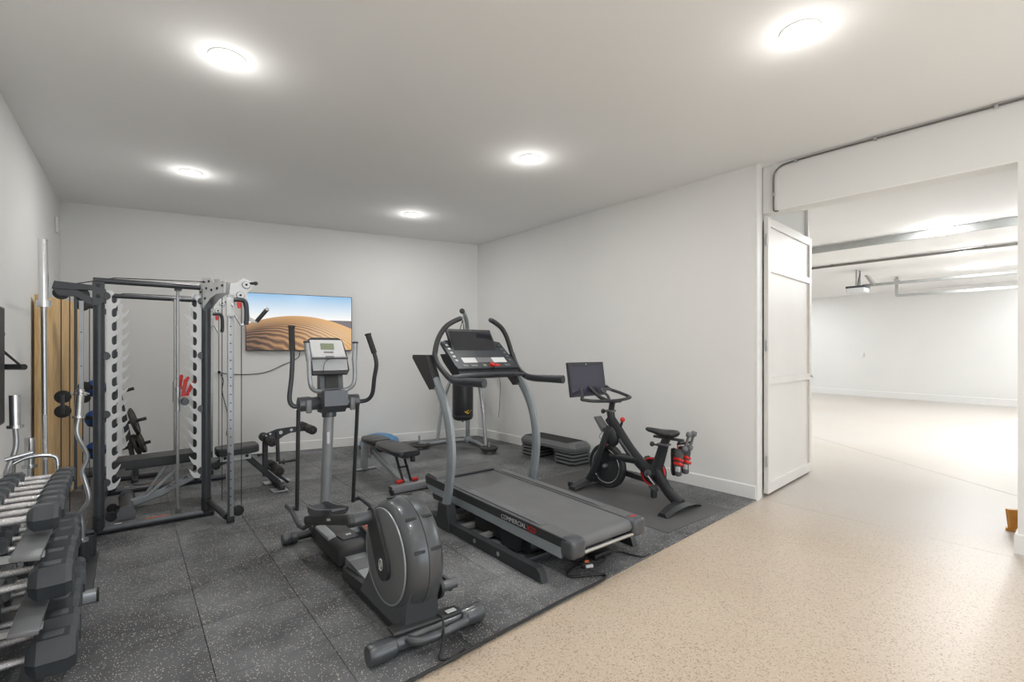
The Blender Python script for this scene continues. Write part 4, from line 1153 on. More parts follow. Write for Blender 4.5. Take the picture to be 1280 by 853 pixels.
def make_rack():
    yn, yf = 5.15, 6.48
    ym = (yn + yf) / 2
    xa, xb = -0.185, 0.556
    t = thing('cable_rack', 'dark grey steel rack with white hooked plates, guided bar and cable towers', 'power rack', (0.2, ym, 0))
    U = (1, 0, 0)
    for y, s in ((yn, -1), (yf, 1)):            # s points to the outside of the frame
        for x in (xa, xb):
            p = MB().cyl((x, y, 0.03), (x, y, 2.055), 0.037, n=22).build('post', 'gun', t)
            MB().cyl((x, y, 0.03), (x, y, 0.17), 0.0395, n=22).build('post_sleeve', 'black', p)
            for z in (0.06, 0.14):
                MB().lathe([(0.014, 0.0), (0.014, 0.008), (0.0, 0.010)], (x, y + s * 0.0385, z), (0, s, 0), 10).build('bolt', 'cable', p)
            # end gusset at the top of the post
            g = MB().prism([(x - 0.037, 2.06), (x + 0.037, 2.06), (x + 0.037, 1.90), (x - 0.012, 1.865), (x - 0.037, 1.875)], (0, y + s * 0.040, 0), U, (0, 0, 1), 0.008).build('gusset', 'gun', t)
            for z in (1.945, 2.03):
                MB().lathe([(0.015, 0.0), (0.015, 0.007), (0.0, 0.009)], (x, y + s * 0.044, z), (0, s, 0), 10).build('bolt', 'cable', g)
        MB().cyl((xa - 0.035, y, 2.074), (xb + 0.06, y, 2.074), 0.0235, n=18).build('top_tube', 'gun', t)
        b = MB().cyl((xa - 0.12, y, 0.035), (xb + (0.06 if s < 0 else 0.28), y, 0.035), 0.031, n=18).build('base_tube', 'gun', t)
        MB().box((-0.065, y + 0.0, 0.0675), (0.045, 0.02, 0.002)).build('base_label', 'mark', b)
        MB().box((0.20, y + 0.004, 0.0675), (0.16, 0.018, 0.002)).build('base_print', 'orange', b)
        # hooked plates: they face each other between the two posts
        for x_in, d, n in ((xa + 0.046, 1, 14), (xb - 0.038, -1, 14)):
            pl = MB().prism(hook_plate_poly(x_in, d, 0.355, 2.0, n), (0, y, 0), U, (0, 0, 1), 0.012).build('hook_plate', 'white', t)
            for z in (0.42, 0.98, 1.46, 1.95):
                MB().lathe([(0.03, -0.012), (0.033, -0.006), (0.033, 0.006), (0.03, 0.012)], (x_in - d * 0.004, y + s * 0.009, z), (0, s, 0), 16).build('plate_lug', 'gun', pl)
        # guide rod and its carriage
        yr = y - s * 0.165
        MB().cyl((0.347, yr, 0.05), (0.347, yr, 2.06), 0.0125, n=16).build('guide_rod', 'brushed', t)
        MB().span((0.32, min(y, yr) - 0.01, 2.045), (0.375, max(y, yr) + 0.01, 2.07), 0.004).build('rod_bracket', 'gun', t)
        MB().span((0.325, min(y, yr) - 0.01, 0.035), (0.37, max(y, yr) + 0.01, 0.06), 0.004).build('rod_foot', 'black', t)
        c = MB().lathe([(0.017, 0.0), (0.021, 0.004), (0.021, 0.22), (0.017, 0.224)], (0.347, yr, 0.95), (0, 0, 1), 16).build('carriage', 'brushed', t)
        MB().prism([(0.345, 1.02), (0.43, 1.02), (0.43, 1.06), (0.40, 1.08), (0.345, 1.08)], (0, yr - 0.0, 0), U, (0, 0, 1), 0.012).build('carriage_plate', 'white', c)
        for k in ((-1, 0.025), (1, -0.0)):
            MB().prism([(0.385 + 0.028 * k[0] * 0.5, 1.085), (0.415 + 0.028 * k[0] * 0.5, 1.085), (0.452 + 0.03 * k[0], 1.205 + k[1]), (0.44 + 0.03 * k[0], 1.222 + k[1]), (0.42 + 0.03 * k[0], 1.215 + k[1])], (0, yr + 0.02 * k[0], 0), U, (0, 0, 1), 0.014).build('catch_hook', 'red', c)
    # guided bar with dark sleeve ends
    gb = MB().cyl((0.397, yn + 0.02, 1.045), (0.397, yf - 0.02, 1.045), 0.014, n=16).build('guided_bar', 'brushed', t)
    for y, s in ((yn + 0.03, -1), (yf - 0.03, 1)):
        MB().lathe([(0.02, -0.10), (0.032, -0.095), (0.032, 0.0), (0.024, 0.004), (0.024, 0.07), (0.0, 0.07)], (0.397, y, 1.045), (0, s, 0), 18).build('bar_sleeve', 'gun', gb)
    # cross members between the two sides
    MB().cyl((xa - 0.02, yn, 2.055), (xa - 0.02, yf, 2.055), 0.022, n=16).build('rear_cross_tube', 'gun', t)
    MB().cyl((xa - 0.06, yn, 0.04), (xa - 0.06, yf, 0.04), 0.03, n=16).build('rear_base_tube', 'gun', t)
    # chin-up bar over the front
    MB().tube(cr([(xb + 0.12, yn + 0.05, 2.14), (xb + 0.20, yn + 0.30, 2.15), (xb + 0.20, yf - 0.30, 2.15), (xb + 0.12, yf - 0.05, 2.14)], 6), 0.016, 12).build('chin_up_bar', 'gun', t)
    # rear pulley arms running back towards the wall
    for y, s in ((yn, -1), (yf, 1)):
        MB().prism([(xa - 0.03, 2.03), (xa - 0.26, 2.045), (xa - 0.275, 1.985), (xa - 0.03, 1.99)], (0, y + s * 0.012, 0), U, (0, 0, 1), 0.05).build('rear_arm', 'gun', t)
        MB().prism([(xa - 0.035, 1.865), (xa - 0.035, 1.925), (xa - 0.13, 1.985), (xa - 0.27, 1.985), (xa - 0.24, 1.935), (xa - 0.13, 1.93)], (0, y + s * 0.02, 0), U, (0, 0, 1), 0.012).build('arm_brace', 'gun', t)
        wh = MB().lathe([(0.045, -0.012), (0.05, -0.010), (0.044, 0.0), (0.05, 0.010), (0.045, 0.012), (0.0, 0.012)], (xa - 0.225, y + s * 0.0, 1.955), (0, 1, 0), 22).build('pulley', 'cable', t)
        MB().lathe([(0.045, -0.012), (0.05, -0.010), (0.044, 0.0), (0.05, 0.010), (0.045, 0.012), (0.0, 0.012)], (xa - 0.105, y + s * 0.0, 1.955), (0, 1, 0), 22).build('pulley', 'cable', t)
        MB().cyl((xa - 0.225, y, 1.95), (xa - 0.225, y, 0.10), 0.0035, n=8).build('cable', 'cable', t)
        MB().cyl((xa - 0.175, y, 1.95), (xa - 0.175, y, 0.10), 0.0035, n=8).build('cable', 'cable', t)
        # hanging perforated bar behind the post
        hb = MB().prism([(xa - 0.118, 1.90), (xa - 0.092, 1.90), (xa - 0.092, 1.05), (xa - 0.105, 1.03), (xa - 0.118, 1.05)], (0, y + s * 0.01, 0), U, (0, 0, 1), 0.02).build('perforated_bar', 'silver', t)
        for z in (1.10, 1.38, 1.65):
            MB().cyl((xa - 0.105, y + s * 0.0195, z), (xa - 0.105, y + s * 0.0215, z), 0.005, n=10).build('hole', 'cable', hb)
        MB().cyl((xa - 0.14, y + s * 0.005, 1.93), (xa - 0.14, y + s * 0.005, 0.40), 0.010, n=12).build('rear_rod', 'gun', t)
        # pair of floating pulleys on the rear cable
        for z in (1.14, 1.025):
            MB().lathe([(0.042, -0.013), (0.05, -0.011), (0.043, 0.0), (0.05, 0.011), (0.042, 0.013), (0.0, 0.013)], (xa - 0.215, y, z), (0.15, 1, 0), 24).build('pulley', 'cable', t)
        MB().box((xa - 0.215, y + s * 0.016, 1.083), (0.026, 0.006, 0.15), 0.003).build('pulley_plate', 'black', t)
    # front cable towers: they stand out from the front posts on short diagonal stays
    for y, s in ((yn, -1), (yf, 1)):
        tx, ty = 0.712, y + s * 0.345
        MB().tube([(xb + 0.02, y, 0.13), (tx - 0.03, ty, 0.06)], 0.026, 14).build('tower_stay', 'black', t)
        MB().box((tx, ty, 0.035), (0.06, 0.05, 0.055), 0.006).build('tower_foot', 'black', t)
        tw = MB().span((tx - 0.024, ty - 0.02, 0.02), (tx + 0.024, ty + 0.02, 1.99), 0.004).build('tower', 'silver', t)
        for k in range(25):
            z = 0.16 + 0.074 * k
            MB().cyl((tx, ty - 0.0205, z), (tx, ty - 0.0215, z), 0.006, n=10).build('hole', 'cable', tw)
        MB().span((tx - 0.0245, ty - 0.0206, 0.02), (tx - 0.006, ty - 0.0198, 0.62)).build('tower_print_strip', 'gun', tw)
        # white pulley brackets joining post top and tower top
        bd = V(tx - xb, ty - y, 0); bl = bd.length; bd.normalize()
        bn = bd.cross(V(0, 0, 1)) * (1 if s < 0 else -1)
        for off in (0.042, -0.034):
            o_ = V(xb, y, 0) + bn * off
            br = MB().prism([(-0.035, 2.09), (-0.035, 1.90), (0.03, 1.885), (0.07, 1.915), (0.14, 1.965), (0.24, 2.0), (bl - 0.01, 2.005), (bl + 0.0, 2.10), (0.20, 2.105), (0.16, 2.15), (0.02, 2.155)], o_, bd, (0, 0, 1), 0.008).build('top_bracket', 'white', t)
            if off > 0:
                for bu, bz in ((0.0, 1.93), (0.0, 2.03), (0.07, 1.97), (0.09, 2.06), (0.17, 2.04), (0.26, 2.05), (bl - 0.04, 2.07), (0.05, 2.12), (0.13, 2.12)):
                    q = o_ + bd * bu + bn * 0.004 + V(0, 0, bz)
                    MB().lathe([(0.011, 0.0), (0.011, 0.006), (0.0, 0.008)], q, bn, 8).build('bolt', 'cable', br)
        MB().lathe([(0.028, -0.028), (0.036, -0.02), (0.03, 0.0), (0.036, 0.02), (0.028, 0.028), (0.0, 0.028)], V(xb, y, 2.085) + bd * 0.13, bn, 18).build('pulley', 'gun', t)
        MB().tube([(xa - 0.16, y, 2.03), (xa + 0.10, y, 2.104), V(xb, y, 2.12) + bd * 0.10], 0.004, 8).build('top_cable', 'cable', t)
        # swivel pulley block at the tower top
        pb = MB().prism([(tx - 0.01, 1.99), (tx + 0.10, 1.93), (tx + 0.135, 1.97), (tx + 0.13, 2.02), (tx + 0.17, 2.06), (tx + 0.16, 2.12), (tx + 0.10, 2.145), (tx + 0.05, 2.10), (tx + 0.0, 2.09)], (0, ty + s * 0.0, 0), U, (0, 0, 1), 0.03).build('pulley_block', 'white', t)
        for px, pz in ((tx + 0.075, 1.99), (tx + 0.12, 2.085)):
            MB().lathe([(0.024, -0.026), (0.033, -0.02), (0.027, 0.0), (0.033, 0.02), (0.024, 0.026), (0.0, 0.026)], (px, ty, pz), (0, 1, 0), 20).build('pulley', 'gun', t)
            MB().prism([(px + 0.030 * math.cos(i * PI / 6), pz + 0.030 * math.sin(i * PI / 6)) for i in range(12)], (0, ty - 0.029, 0), U, (0, 0, 1), 0.004).build('pulley_cover', 'white', t)
            MB().lathe([(0.010, 0.0), (0.010, 0.006), (0.0, 0.008)], (px, ty - 0.031, pz), (0, -1, 0), 8).build('bolt', 'cable', t)
        MB().cyl((tx + 0.13, ty, 2.10), (tx + 0.19, ty - 0.02, 2.105), 0.012, n=12).build('stop_ball_stem', 'cable', t)
        MB().sphere((tx + 0.195, ty - 0.02, 2.105), 0.018).build('stop_ball', 'plastic', t)
        MB().cyl((tx + 0.085, ty, 1.99), (tx + 0.085, ty, 0.14), 0.0035, n=8).build('cable', 'cable', t)
        MB().cyl((xb + 0.115, y + s * 0.10, 1.99), (xb + 0.115, y + s * 0.10, 0.14), 0.003, n=8).build('cable', 'cable', t)
        MB().lathe([(0.035, -0.012), (0.045, -0.010), (0.038, 0.0), (0.045, 0.010), (0.035, 0.012), (0.0, 0.012)], (tx + 0.06, ty, 0.095), (0, 1, 0), 22).build('base_pulley', 'cable', t)
        # sliding trolley with red pull pin and D handle
        tr = MB().span((tx - 0.032, ty - 0.028, 1.80), (tx + 0.032, ty + 0.028, 1.965), 0.005).build('trolley', 'white', t)
        MB().cyl((tx + 0.01, ty - 0.03, 1.90), (tx + 0.01, ty - 0.065, 1.90), 0.008, n=10).build('pin_stem', 'brushed', tr)
        MB().prism([(-0.012, -0.028), (0.012, -0.028), (0.018, 0.02), (0.0, 0.03), (-0.018, 0.02)], (tx + 0.06, ty - 0.055, 1.90), (1, 0, 0), (0, 0, 1), 0.02).build('pull_pin', 'red', tr)
        dh = MB().tube(cr([(tx + 0.02, ty - 0.045, 1.945), (tx + 0.09, ty - 0.05, 1.945), (tx + 0.115, ty - 0.05, 1.91), (tx + 0.12, ty - 0.05, 1.80), (tx + 0.115, ty - 0.05, 1.73)], 6), 0.019, 12).build('grip_handle', 'gun', t)
        MB().tube([(tx + 0.03, ty - 0.05, 1.81), (tx + 0.075, ty - 0.055, 1.725), (tx + 0.11, ty - 0.05, 1.735)], 0.009, 10).build('handle_loop', 'brushed', t)
    # spring-loaded lever with a steel ball on the near tower
    MB().prism([(0.80, 1.96), (0.84, 1.95), (0.86, 1.80), (0.93, 1.765), (0.92, 1.745), (0.84, 1.775)], (0, 4.80, 0), U, (0, 0, 1), 0.03).build('lever_bracket', 'white', t)
    MB().tube([(0.915, 4.79, 1.765), (0.985, 4.77, 1.86)], 0.018, 14).build('lever_grip', 'black', t)
    MB().sphere((0.992, 4.768, 1.872), 0.022).build('lever_ball', 'chrome', t)
    # the frame stands a touch out of square to the wall
    def skew(o):
        for v in o.data.vertices:
            v.co.x += 0.055 * (v.co.y + ym - yn) / (yf - yn)
        for ch in o.children: skew(ch)
    for ch in t.children: skew(ch)
    return t
make_rack()

# ================================================================== BENCHES
def pad(lo, hi, r=0.03, taper=None):
    return MB().span(lo, hi, r, 4)

def make_rack_bench():
    yc = 5.76
    t = thing('weight_bench', 'black adjustable weight bench with leg developer standing in the cable rack', 'weight bench', (0.5, yc, 0))
    U = (1, 0, 0); UZ = (0, 0, 1)
    MB().prism([(-0.13, 0.425), (0.66, 0.435), (0.66, 0.495), (0.60, 0.505), (-0.10, 0.495), (-0.13, 0.475)], (0, yc, 0), U, UZ, 0.29).build('back_pad', 'vinyl', t)
    MB().prism([(-0.02, 0.39), (0.62, 0.40), (0.62, 0.43), (-0.02, 0.42)], (0, yc, 0), U, UZ, 0.10).build('back_pad_plate', 'black', t)
    rings = []
    for x, w in ((0.705, 0.10), (0.72, 0.125), (0.85, 0.155), (1.0, 0.155), (1.07, 0.14), (1.085, 0.11)):
        z0, z1 = 0.425 + 0.03 * (x - 0.7), 0.50 + 0.03 * (x - 0.7)
        rings.append([(x, yc - w, z0 + 0.012), (x, yc - w, z1 - 0.016), (x, yc - w + 0.02, z1), (x, yc + w - 0.02, z1), (x, yc + w, z1 - 0.016), (x, yc + w, z0 + 0.012), (x, yc + w - 0.015, z0), (x, yc - w + 0.015, z0)])
    MB().loft(rings).build('seat_pad', 'vinyl', t)
    MB().tube([(0.60, yc, 0.30), (0.86, yc, 0.385), (0.98, yc, 0.385), (1.30, yc, 0.04)], 1.0, sec=RECT(0.055, 0.06, 0.15), up=(0, 1, 0)).build('seat_beam', 'black', t)
    MB().tube([(-0.02, yc, 0.06), (0.25, yc, 0.13), (0.64, yc, 0.31)], 1.0, sec=RECT(0.055, 0.07, 0.15), up=(0, 1, 0)).build('main_beam', 'silver', t)
    MB().tube([(0.12, yc - 0.035, 0.10), (0.42, yc - 0.035, 0.39)], 1.0, sec=RECT(0.012, 0.03, 0.2), up=(0, 1, 0)).build('back_strut', 'silver', t)
    MB().tube([(0.12, yc + 0.035, 0.10), (0.30, yc + 0.035, 0.39)], 1.0, sec=RECT(0.012, 0.03, 0.2), up=(0, 1, 0)).build('back_strut', 'silver', t)
    for k in range(5):
        x = 0.28 + 0.07 * k
        MB().prism([(x, 0.155 + 0.46 * (x - 0.25)), (x + 0.03, 0.19 + 0.46 * (x - 0.25)), (x + 0.05, 0.165 + 0.46 * (x - 0.25))], (0, yc - 0.03, 0), U, UZ, 0.012).build('ladder_tooth', 'greyface', t)
    br = MB().prism([(0.74, 0.36), (1.02, 0.36), (1.02, 0.43), (0.74, 0.425)], (0, yc, 0), U, UZ, 0.11).build('seat_bracket', 'white', t)
    for x in (0.78, 0.98):
        MB().cyl((x, yc - 0.056, 0.395), (x, yc - 0.064, 0.395), 0.016, n=12).build('bolt', 'cable', br)
    # tail foot with end caps, wheels
    tf = MB().tube([(-0.01, 5.45, 0.062), (-0.01, 6.05, 0.062)], 0.052, 20).build('tail_foot', 'gun', t)
    for y in (5.45, 6.05):
        MB().prism([(-0.07 - 0.0, 0.008), (0.05, 0.008), (0.058, 0.07), (0.03, 0.12), (-0.01, 0.13), (-0.05, 0.12), (-0.078, 0.07)], (0, y, 0), U, UZ, 0.014).build('end_plate', 'greyface', tf)
    for y in (5.49, 5.78):
        MB().cyl((-0.115, y - 0.015, 0.045), (-0.115, y + 0.015, 0.045), 0.04, n=20).build('wheel', 'rubber', t)
        MB().span((-0.115, y - 0.006, 0.035), (-0.05, y + 0.006, 0.055)).build('wheel_arm', 'black', t)
    # front foot
    ft = MB().span((1.19, 5.50, 0.004), (1.34, 5.66, 0.016), 0.003).build('front_foot', 'silver', t)
    MB().span((1.19, 5.88, 0.004), (1.46, 6.02, 0.016), 0.003).build('front_foot', 'silver', t)
    MB().span((1.26, 5.52, 0.016), (1.31, 6.0, 0.06), 0.008).build('front_cross', 'black', t)
    # leg developer
    MB().tube([(1.165, yc, 0.14), (1.165, yc, 0.585)], 1.0, sec=RECT(0.05, 0.05, 0.15), up=(0, 1, 0)).build('developer_post', 'black', t)
    MB().tube([(1.17, yc, 0.25), (1.40, yc, 0.03)], 0.014, 12).build('developer_stay', 'black', t)
    arm = MB().prism([(1.10, 0.555), (1.16, 0.555), (1.20, 0.585), (1.24, 0.545), (1.29, 0.53), (1.345, 0.565), (1.41, 0.59), (1.53, 0.595), (1.60, 0.605), (1.60, 0.655), (1.42, 0.655), (1.27, 0.645), (1.17, 0.61)], (0, yc - 0.05, 0), U, UZ, 0.012).build('curved_arm', 'black', t)
    for x, z, r in ((1.31, 0.605, 0.02), (1.42, 0.622, 0.016), (1.205, 0.60, 0.011), (1.165, 0.585, 0.009)):
        MB().cyl((x, yc - 0.0555, z), (x, yc - 0.058, z), r, n=16).build('arm_hole', 'white', arm)
    MB().tube([(1.275, yc - 0.05, 0.62), (1.285, yc - 0.05, 0.29)], 1.0, sec=RECT(0.035, 0.035, 0.2), up=(0, 1, 0)).build('swing_lever', 'black', t)
    MB().tube([(1.29, yc - 0.05, 0.275), (1.50, yc - 0.06, 0.285)], 0.0145, 12).build('plate_peg', 'black', t)
    MB().cyl((1.335, yc - 0.052, 0.277), (1.348, yc - 0.052, 0.277), 0.028, n=16).build('peg_stop', 'black', t)
    MB().tube([(1.10, yc - 0.05, 0.385), (1.17, yc - 0.02, 0.385)], 0.008, 10).build('adjust_pin', 'black', t)
    MB().sphere((1.095, yc - 0.052, 0.385), 0.017).build('pin_knob', 'plastic', t)
    for x, z, r in ((1.19, 0.535, 0.048), (1.60, 0.62, 0.048), (1.26, 0.215, 0.05)):
        MB().cyl((x, yc - 0.24, z), (x, yc + 0.24, z), 0.012, n=12).build('roller_axle', 'black', t)
        for s in (-1, 1):
            f = MB().lathe([(r - 0.012, 0.0), (r, 0.008), (r, 0.15), (r - 0.008, 0.158), (0.0, 0.158)], (x, yc + s * 0.07, z), (0, s, 0), 22).build('foam_roller', 'foam', t)
            MB().lathe([(r * 0.62, 0.0), (r * 0.55, 0.008), (0.0, 0.009)], (x, yc + s * 0.228, z), (0, s, 0), 18).build('roller_cap', 'cable', f)
            MB().cyl((x, yc + s * 0.236, z), (x, yc + s * 0.24, z), 0.008, n=10).build('cap_bolt', 'brushed', f)
    return t
make_rack_bench()

def make_incline_bench():
    xc = 2.345
    t = thing('incline_bench', 'grey framed flat bench with black pads and red pins left of the treadmill', 'weight bench', (xc, 5.3, 0))
    UY, UZ = (0, 1, 0), (0, 0, 1)
    rings = []
    for y, w in ((4.66, 0.09), (4.675, 0.12), (4.78, 0.14), (5.15, 0.145), (5.30, 0.12), (5.345, 0.095), (5.355, 0.07)):
        z0, z1 = 0.375 + 0.02 * (y - 4.7), 0.435 + 0.02 * (y - 4.7)
        rings.append([(xc - w, y, z0 + 0.01), (xc - w, y, z1 - 0.014), (xc - w + 0.018, y, z1), (xc + w - 0.018, y, z1), (xc + w, y, z1 - 0.014), (xc + w, y, z0 + 0.01), (xc + w - 0.012, y, z0), (xc - w + 0.012, y, z0)])
    bp = MB().loft(rings).build('back_pad', 'vinyl', t)
    rings = []
    for y, w in ((5.375, 0.09), (5.39, 0.115), (5.5, 0.135), (5.68, 0.135), (5.76, 0.11), (5.775, 0.08)):
        z0, z1 = 0.392, 0.452
        rings.append([(xc - w, y, z0 + 0.01), (xc - w, y, z1 - 0.014), (xc - w + 0.018, y, z1), (xc + w - 0.018, y, z1), (xc + w, y, z1 - 0.014), (xc + w, y, z0 + 0.01), (xc + w - 0.012, y, z0), (xc - w + 0.012, y, z0)])
    MB().loft(rings).build('seat_pad', 'vinyl', t)
    MB().span((xc - 0.055, 4.72, 0.345), (xc + 0.055, 5.34, 0.378), 0.006).build('pad_rail', 'greyface', t)
    MB().span((xc + 0.015, 4.655, 0.315), (xc + 0.055, 4.70, 0.37), 0.006).build('rail_end', 'black', t)
    MB().span((xc - 0.045, 5.38, 0.355), (xc + 0.045, 5.74, 0.392), 0.006).build('seat_rail', 'greyface', t)
    MB().tube([(xc, 4.72, 0.07), (xc, 4.95, 0.09), (xc, 5.86, 0.335)], 1.0, sec=RECT(0.06, 0.07, 0.15), up=(1, 0, 0)).build('main_beam', 'silver', t)
    MB().span((xc - 0.05, 5.83, 0.01), (xc + 0.01, 5.93, 0.37), 0.008).build('front_leg', 'silver', t)
    f = MB().span((xc - 0.14, 5.86, 0.003), (xc + 0.13, 5.93, 0.022), 0.005).build('front_foot', 'silver', t)
    rf = MB().box((xc, 4.69, 0.052), (0.42, 0.085, 0.075), 0.008).build('rear_foot', 'silver', t)
    for sx in (-1, 1):
        MB().box((xc + sx * 0.212, 4.69, 0.052), (0.008, 0.08, 0.07), 0.003).build('end_cap', 'plastic', rf)
    MB().cyl((xc - 0.222, 4.655, 0.03), (xc - 0.20, 4.655, 0.03), 0.03, n=18).build('wheel', 'rubber', rf)
    MB().cyl((xc + 0.20, 4.655, 0.03), (xc + 0.222, 4.655, 0.03), 0.03, n=18).build('wheel', 'rubber', rf)
    for sx in (-1, 1):
        MB().tube([(xc + sx * 0.045, 4.74, 0.10), (xc + sx * 0.045, 4.93, 0.36)], 1.0, sec=RECT(0.012, 0.045, 0.2), up=(1, 0, 0)).build('support_strut', 'black', t)
        MB().lathe([(0.016, 0.0), (0.021, 0.008), (0.021, 0.06), (0.014, 0.07), (0.0, 0.07)], (xc + sx * 0.055, 4.735, 0.108), (sx, 0, 0), 16).build('pin_grip', 'red', t)
    MB().cyl((xc - 0.06, 4.84, 0.235), (xc + 0.06, 4.84, 0.235), 0.01, n=10).build('strut_axle', 'black', t)
    for z in (0.20, 0.26, 0.31):
        MB().cyl((xc - 0.052, 5.70, z), (xc + 0.052, 5.70, z), 0.012, n=10).build('ladder_pin', 'red' if z > 0.25 else 'brushed', t)
    MB().prism([(5.62, 0.22), (5.74, 0.25), (5.76, 0.37), (5.66, 0.37)], (xc - 0.045, 0, 0), UY, UZ, 0.008).build('ladder_plate', 'silver', t)
    return t
make_incline_bench()

# ================================================================== PUNCHING BAG ON ITS STAND
def make_bag_stand():
    t = thing('bag_stand', 'tall grey steel punching bag stand in the far corner', 'bag stand', (4.25, 6.4, 0))
    MB().tube(cr([(3.50, 6.66, 0.075), (3.62, 6.68, 0.05), (3.80, 6.72, 0.04), (3.98, 6.74, 0.04), (4.20, 6.70, 0.04), (4.33, 6.60, 0.04), (4.35, 6.40, 0.04), (4.26, 6.05, 0.04), (4.18, 5.86, 0.045), (4.135, 5.72, 0.06)], 6), 0.030, 14).build('base_tube', 'silver', t)
    MB().box((4.34, 6.58, 0.05), (0.11, 0.11, 0.09), 0.012).build('base_clamp', 'silver', t)
    post = cr([(4.35, 6.60, 0.05), (4.35, 6.60, 0.80), (4.34, 6.59, 1.45), (4.32, 6.57, 1.80), (4.26, 6.50, 1.98), (4.12, 6.36, 2.085), (3.96, 6.16, 2.105)], 8)
    MB().tube(post, 0.036, 16).build('post', 'silver', t)
    MB().lathe([(0.040, -0.02), (0.040, 0.012), (0.03, 0.016), (0.0, 0.016)], (3.955, 6.153, 2.105), (-0.62, -0.78, 0.02), 18).build('post_cap', 'plastic', t)
    MB().span((4.315, 6.555, 0.10), (4.325, 6.58, 0.42)).build('post_web', 'silver', t)
    MB().tube([(3.86, 6.735, 0.05), (3.93, 6.72, 0.62), (4.07, 6.69, 1.02), (4.33, 6.60, 1.42)], 0.026, 14).build('side_strut', 'silver', t)
    MB().tube([(4.20, 5.88, 0.05), (4.235, 6.00, 0.62), (4.265, 6.15, 1.0), (4.34, 6.57, 1.42)], 0.026, 14).build('side_strut', 'silver', t)
    MB().cyl((3.925, 6.722, 0.56), (3.937, 6.719, 0.67), 0.031, n=16).build('strut_sleeve', 'brushed', t)
    MB().cyl((4.232, 5.99, 0.56), (4.24, 6.02, 0.67), 0.031, n=16).build('strut_sleeve', 'brushed', t)
    MB().cyl((3.50, 6.66, 0.02), (3.50, 6.66, 0.20), 0.016, n=12).build('plate_peg', 'silver', t)
    MB().cyl((4.13, 5.70, 0.02), (4.13, 5.70, 0.16), 0.016, n=12).build('plate_peg', 'silver', t)
    MB().cyl((4.13, 5.70, 0.001), (4.13, 5.70, 0.03), 0.05, n=18).build('foot_pad', 'silver', t)
    MB().cyl((3.50, 6.66, 0.001), (3.50, 6.66, 0.03), 0.05, n=18).build('foot_pad', 'silver', t)
    return t
make_bag_stand()
def plate(name, lab, c, ax, R, th, group=None):
    p = thing(name, lab, 'weight plate', c, 0, group)
    prof = [(0.018, -th / 2), (R * 0.36, -th / 2), (R * 0.40, -th * 0.28), (R * 0.80, -th * 0.28), (R * 0.84, -th / 2), (R * 0.97, -th / 2), (R, -th * 0.3), (R, th * 0.3), (R * 0.97, th / 2), (R * 0.84, th / 2), (R * 0.80, th * 0.28), (R * 0.40, th * 0.28), (R * 0.36, th / 2), (0.018, th / 2)]
    MB().lathe(prof, c, ax, 36).build('disc', 'iron', p)
    MB().lathe([(0.030, -th * 0.62), (0.033, -th * 0.5), (0.033, th * 0.5), (0.030, th * 0.62), (0.017, th * 0.62), (0.017, -th * 0.62)], c, ax, 20).build('hub', 'iron', p)
    return p
GP = 'iron plates on the bag stand'
plate('weight_plate', 'iron plate on the left foot peg of the bag stand, under a bare peg', (3.50, 6.66, 0.055), (0, 0, 1), 0.165, 0.03, GP)
plate('weight_plate', 'lower iron plate on the right foot peg of the bag stand', (4.13, 5.70, 0.05), (0, 0, 1), 0.115, 0.026, GP)
plate('weight_plate', 'upper iron plate on the right foot peg of the bag stand', (4.13, 5.70, 0.078), (0, 0, 1), 0.135, 0.026, GP)

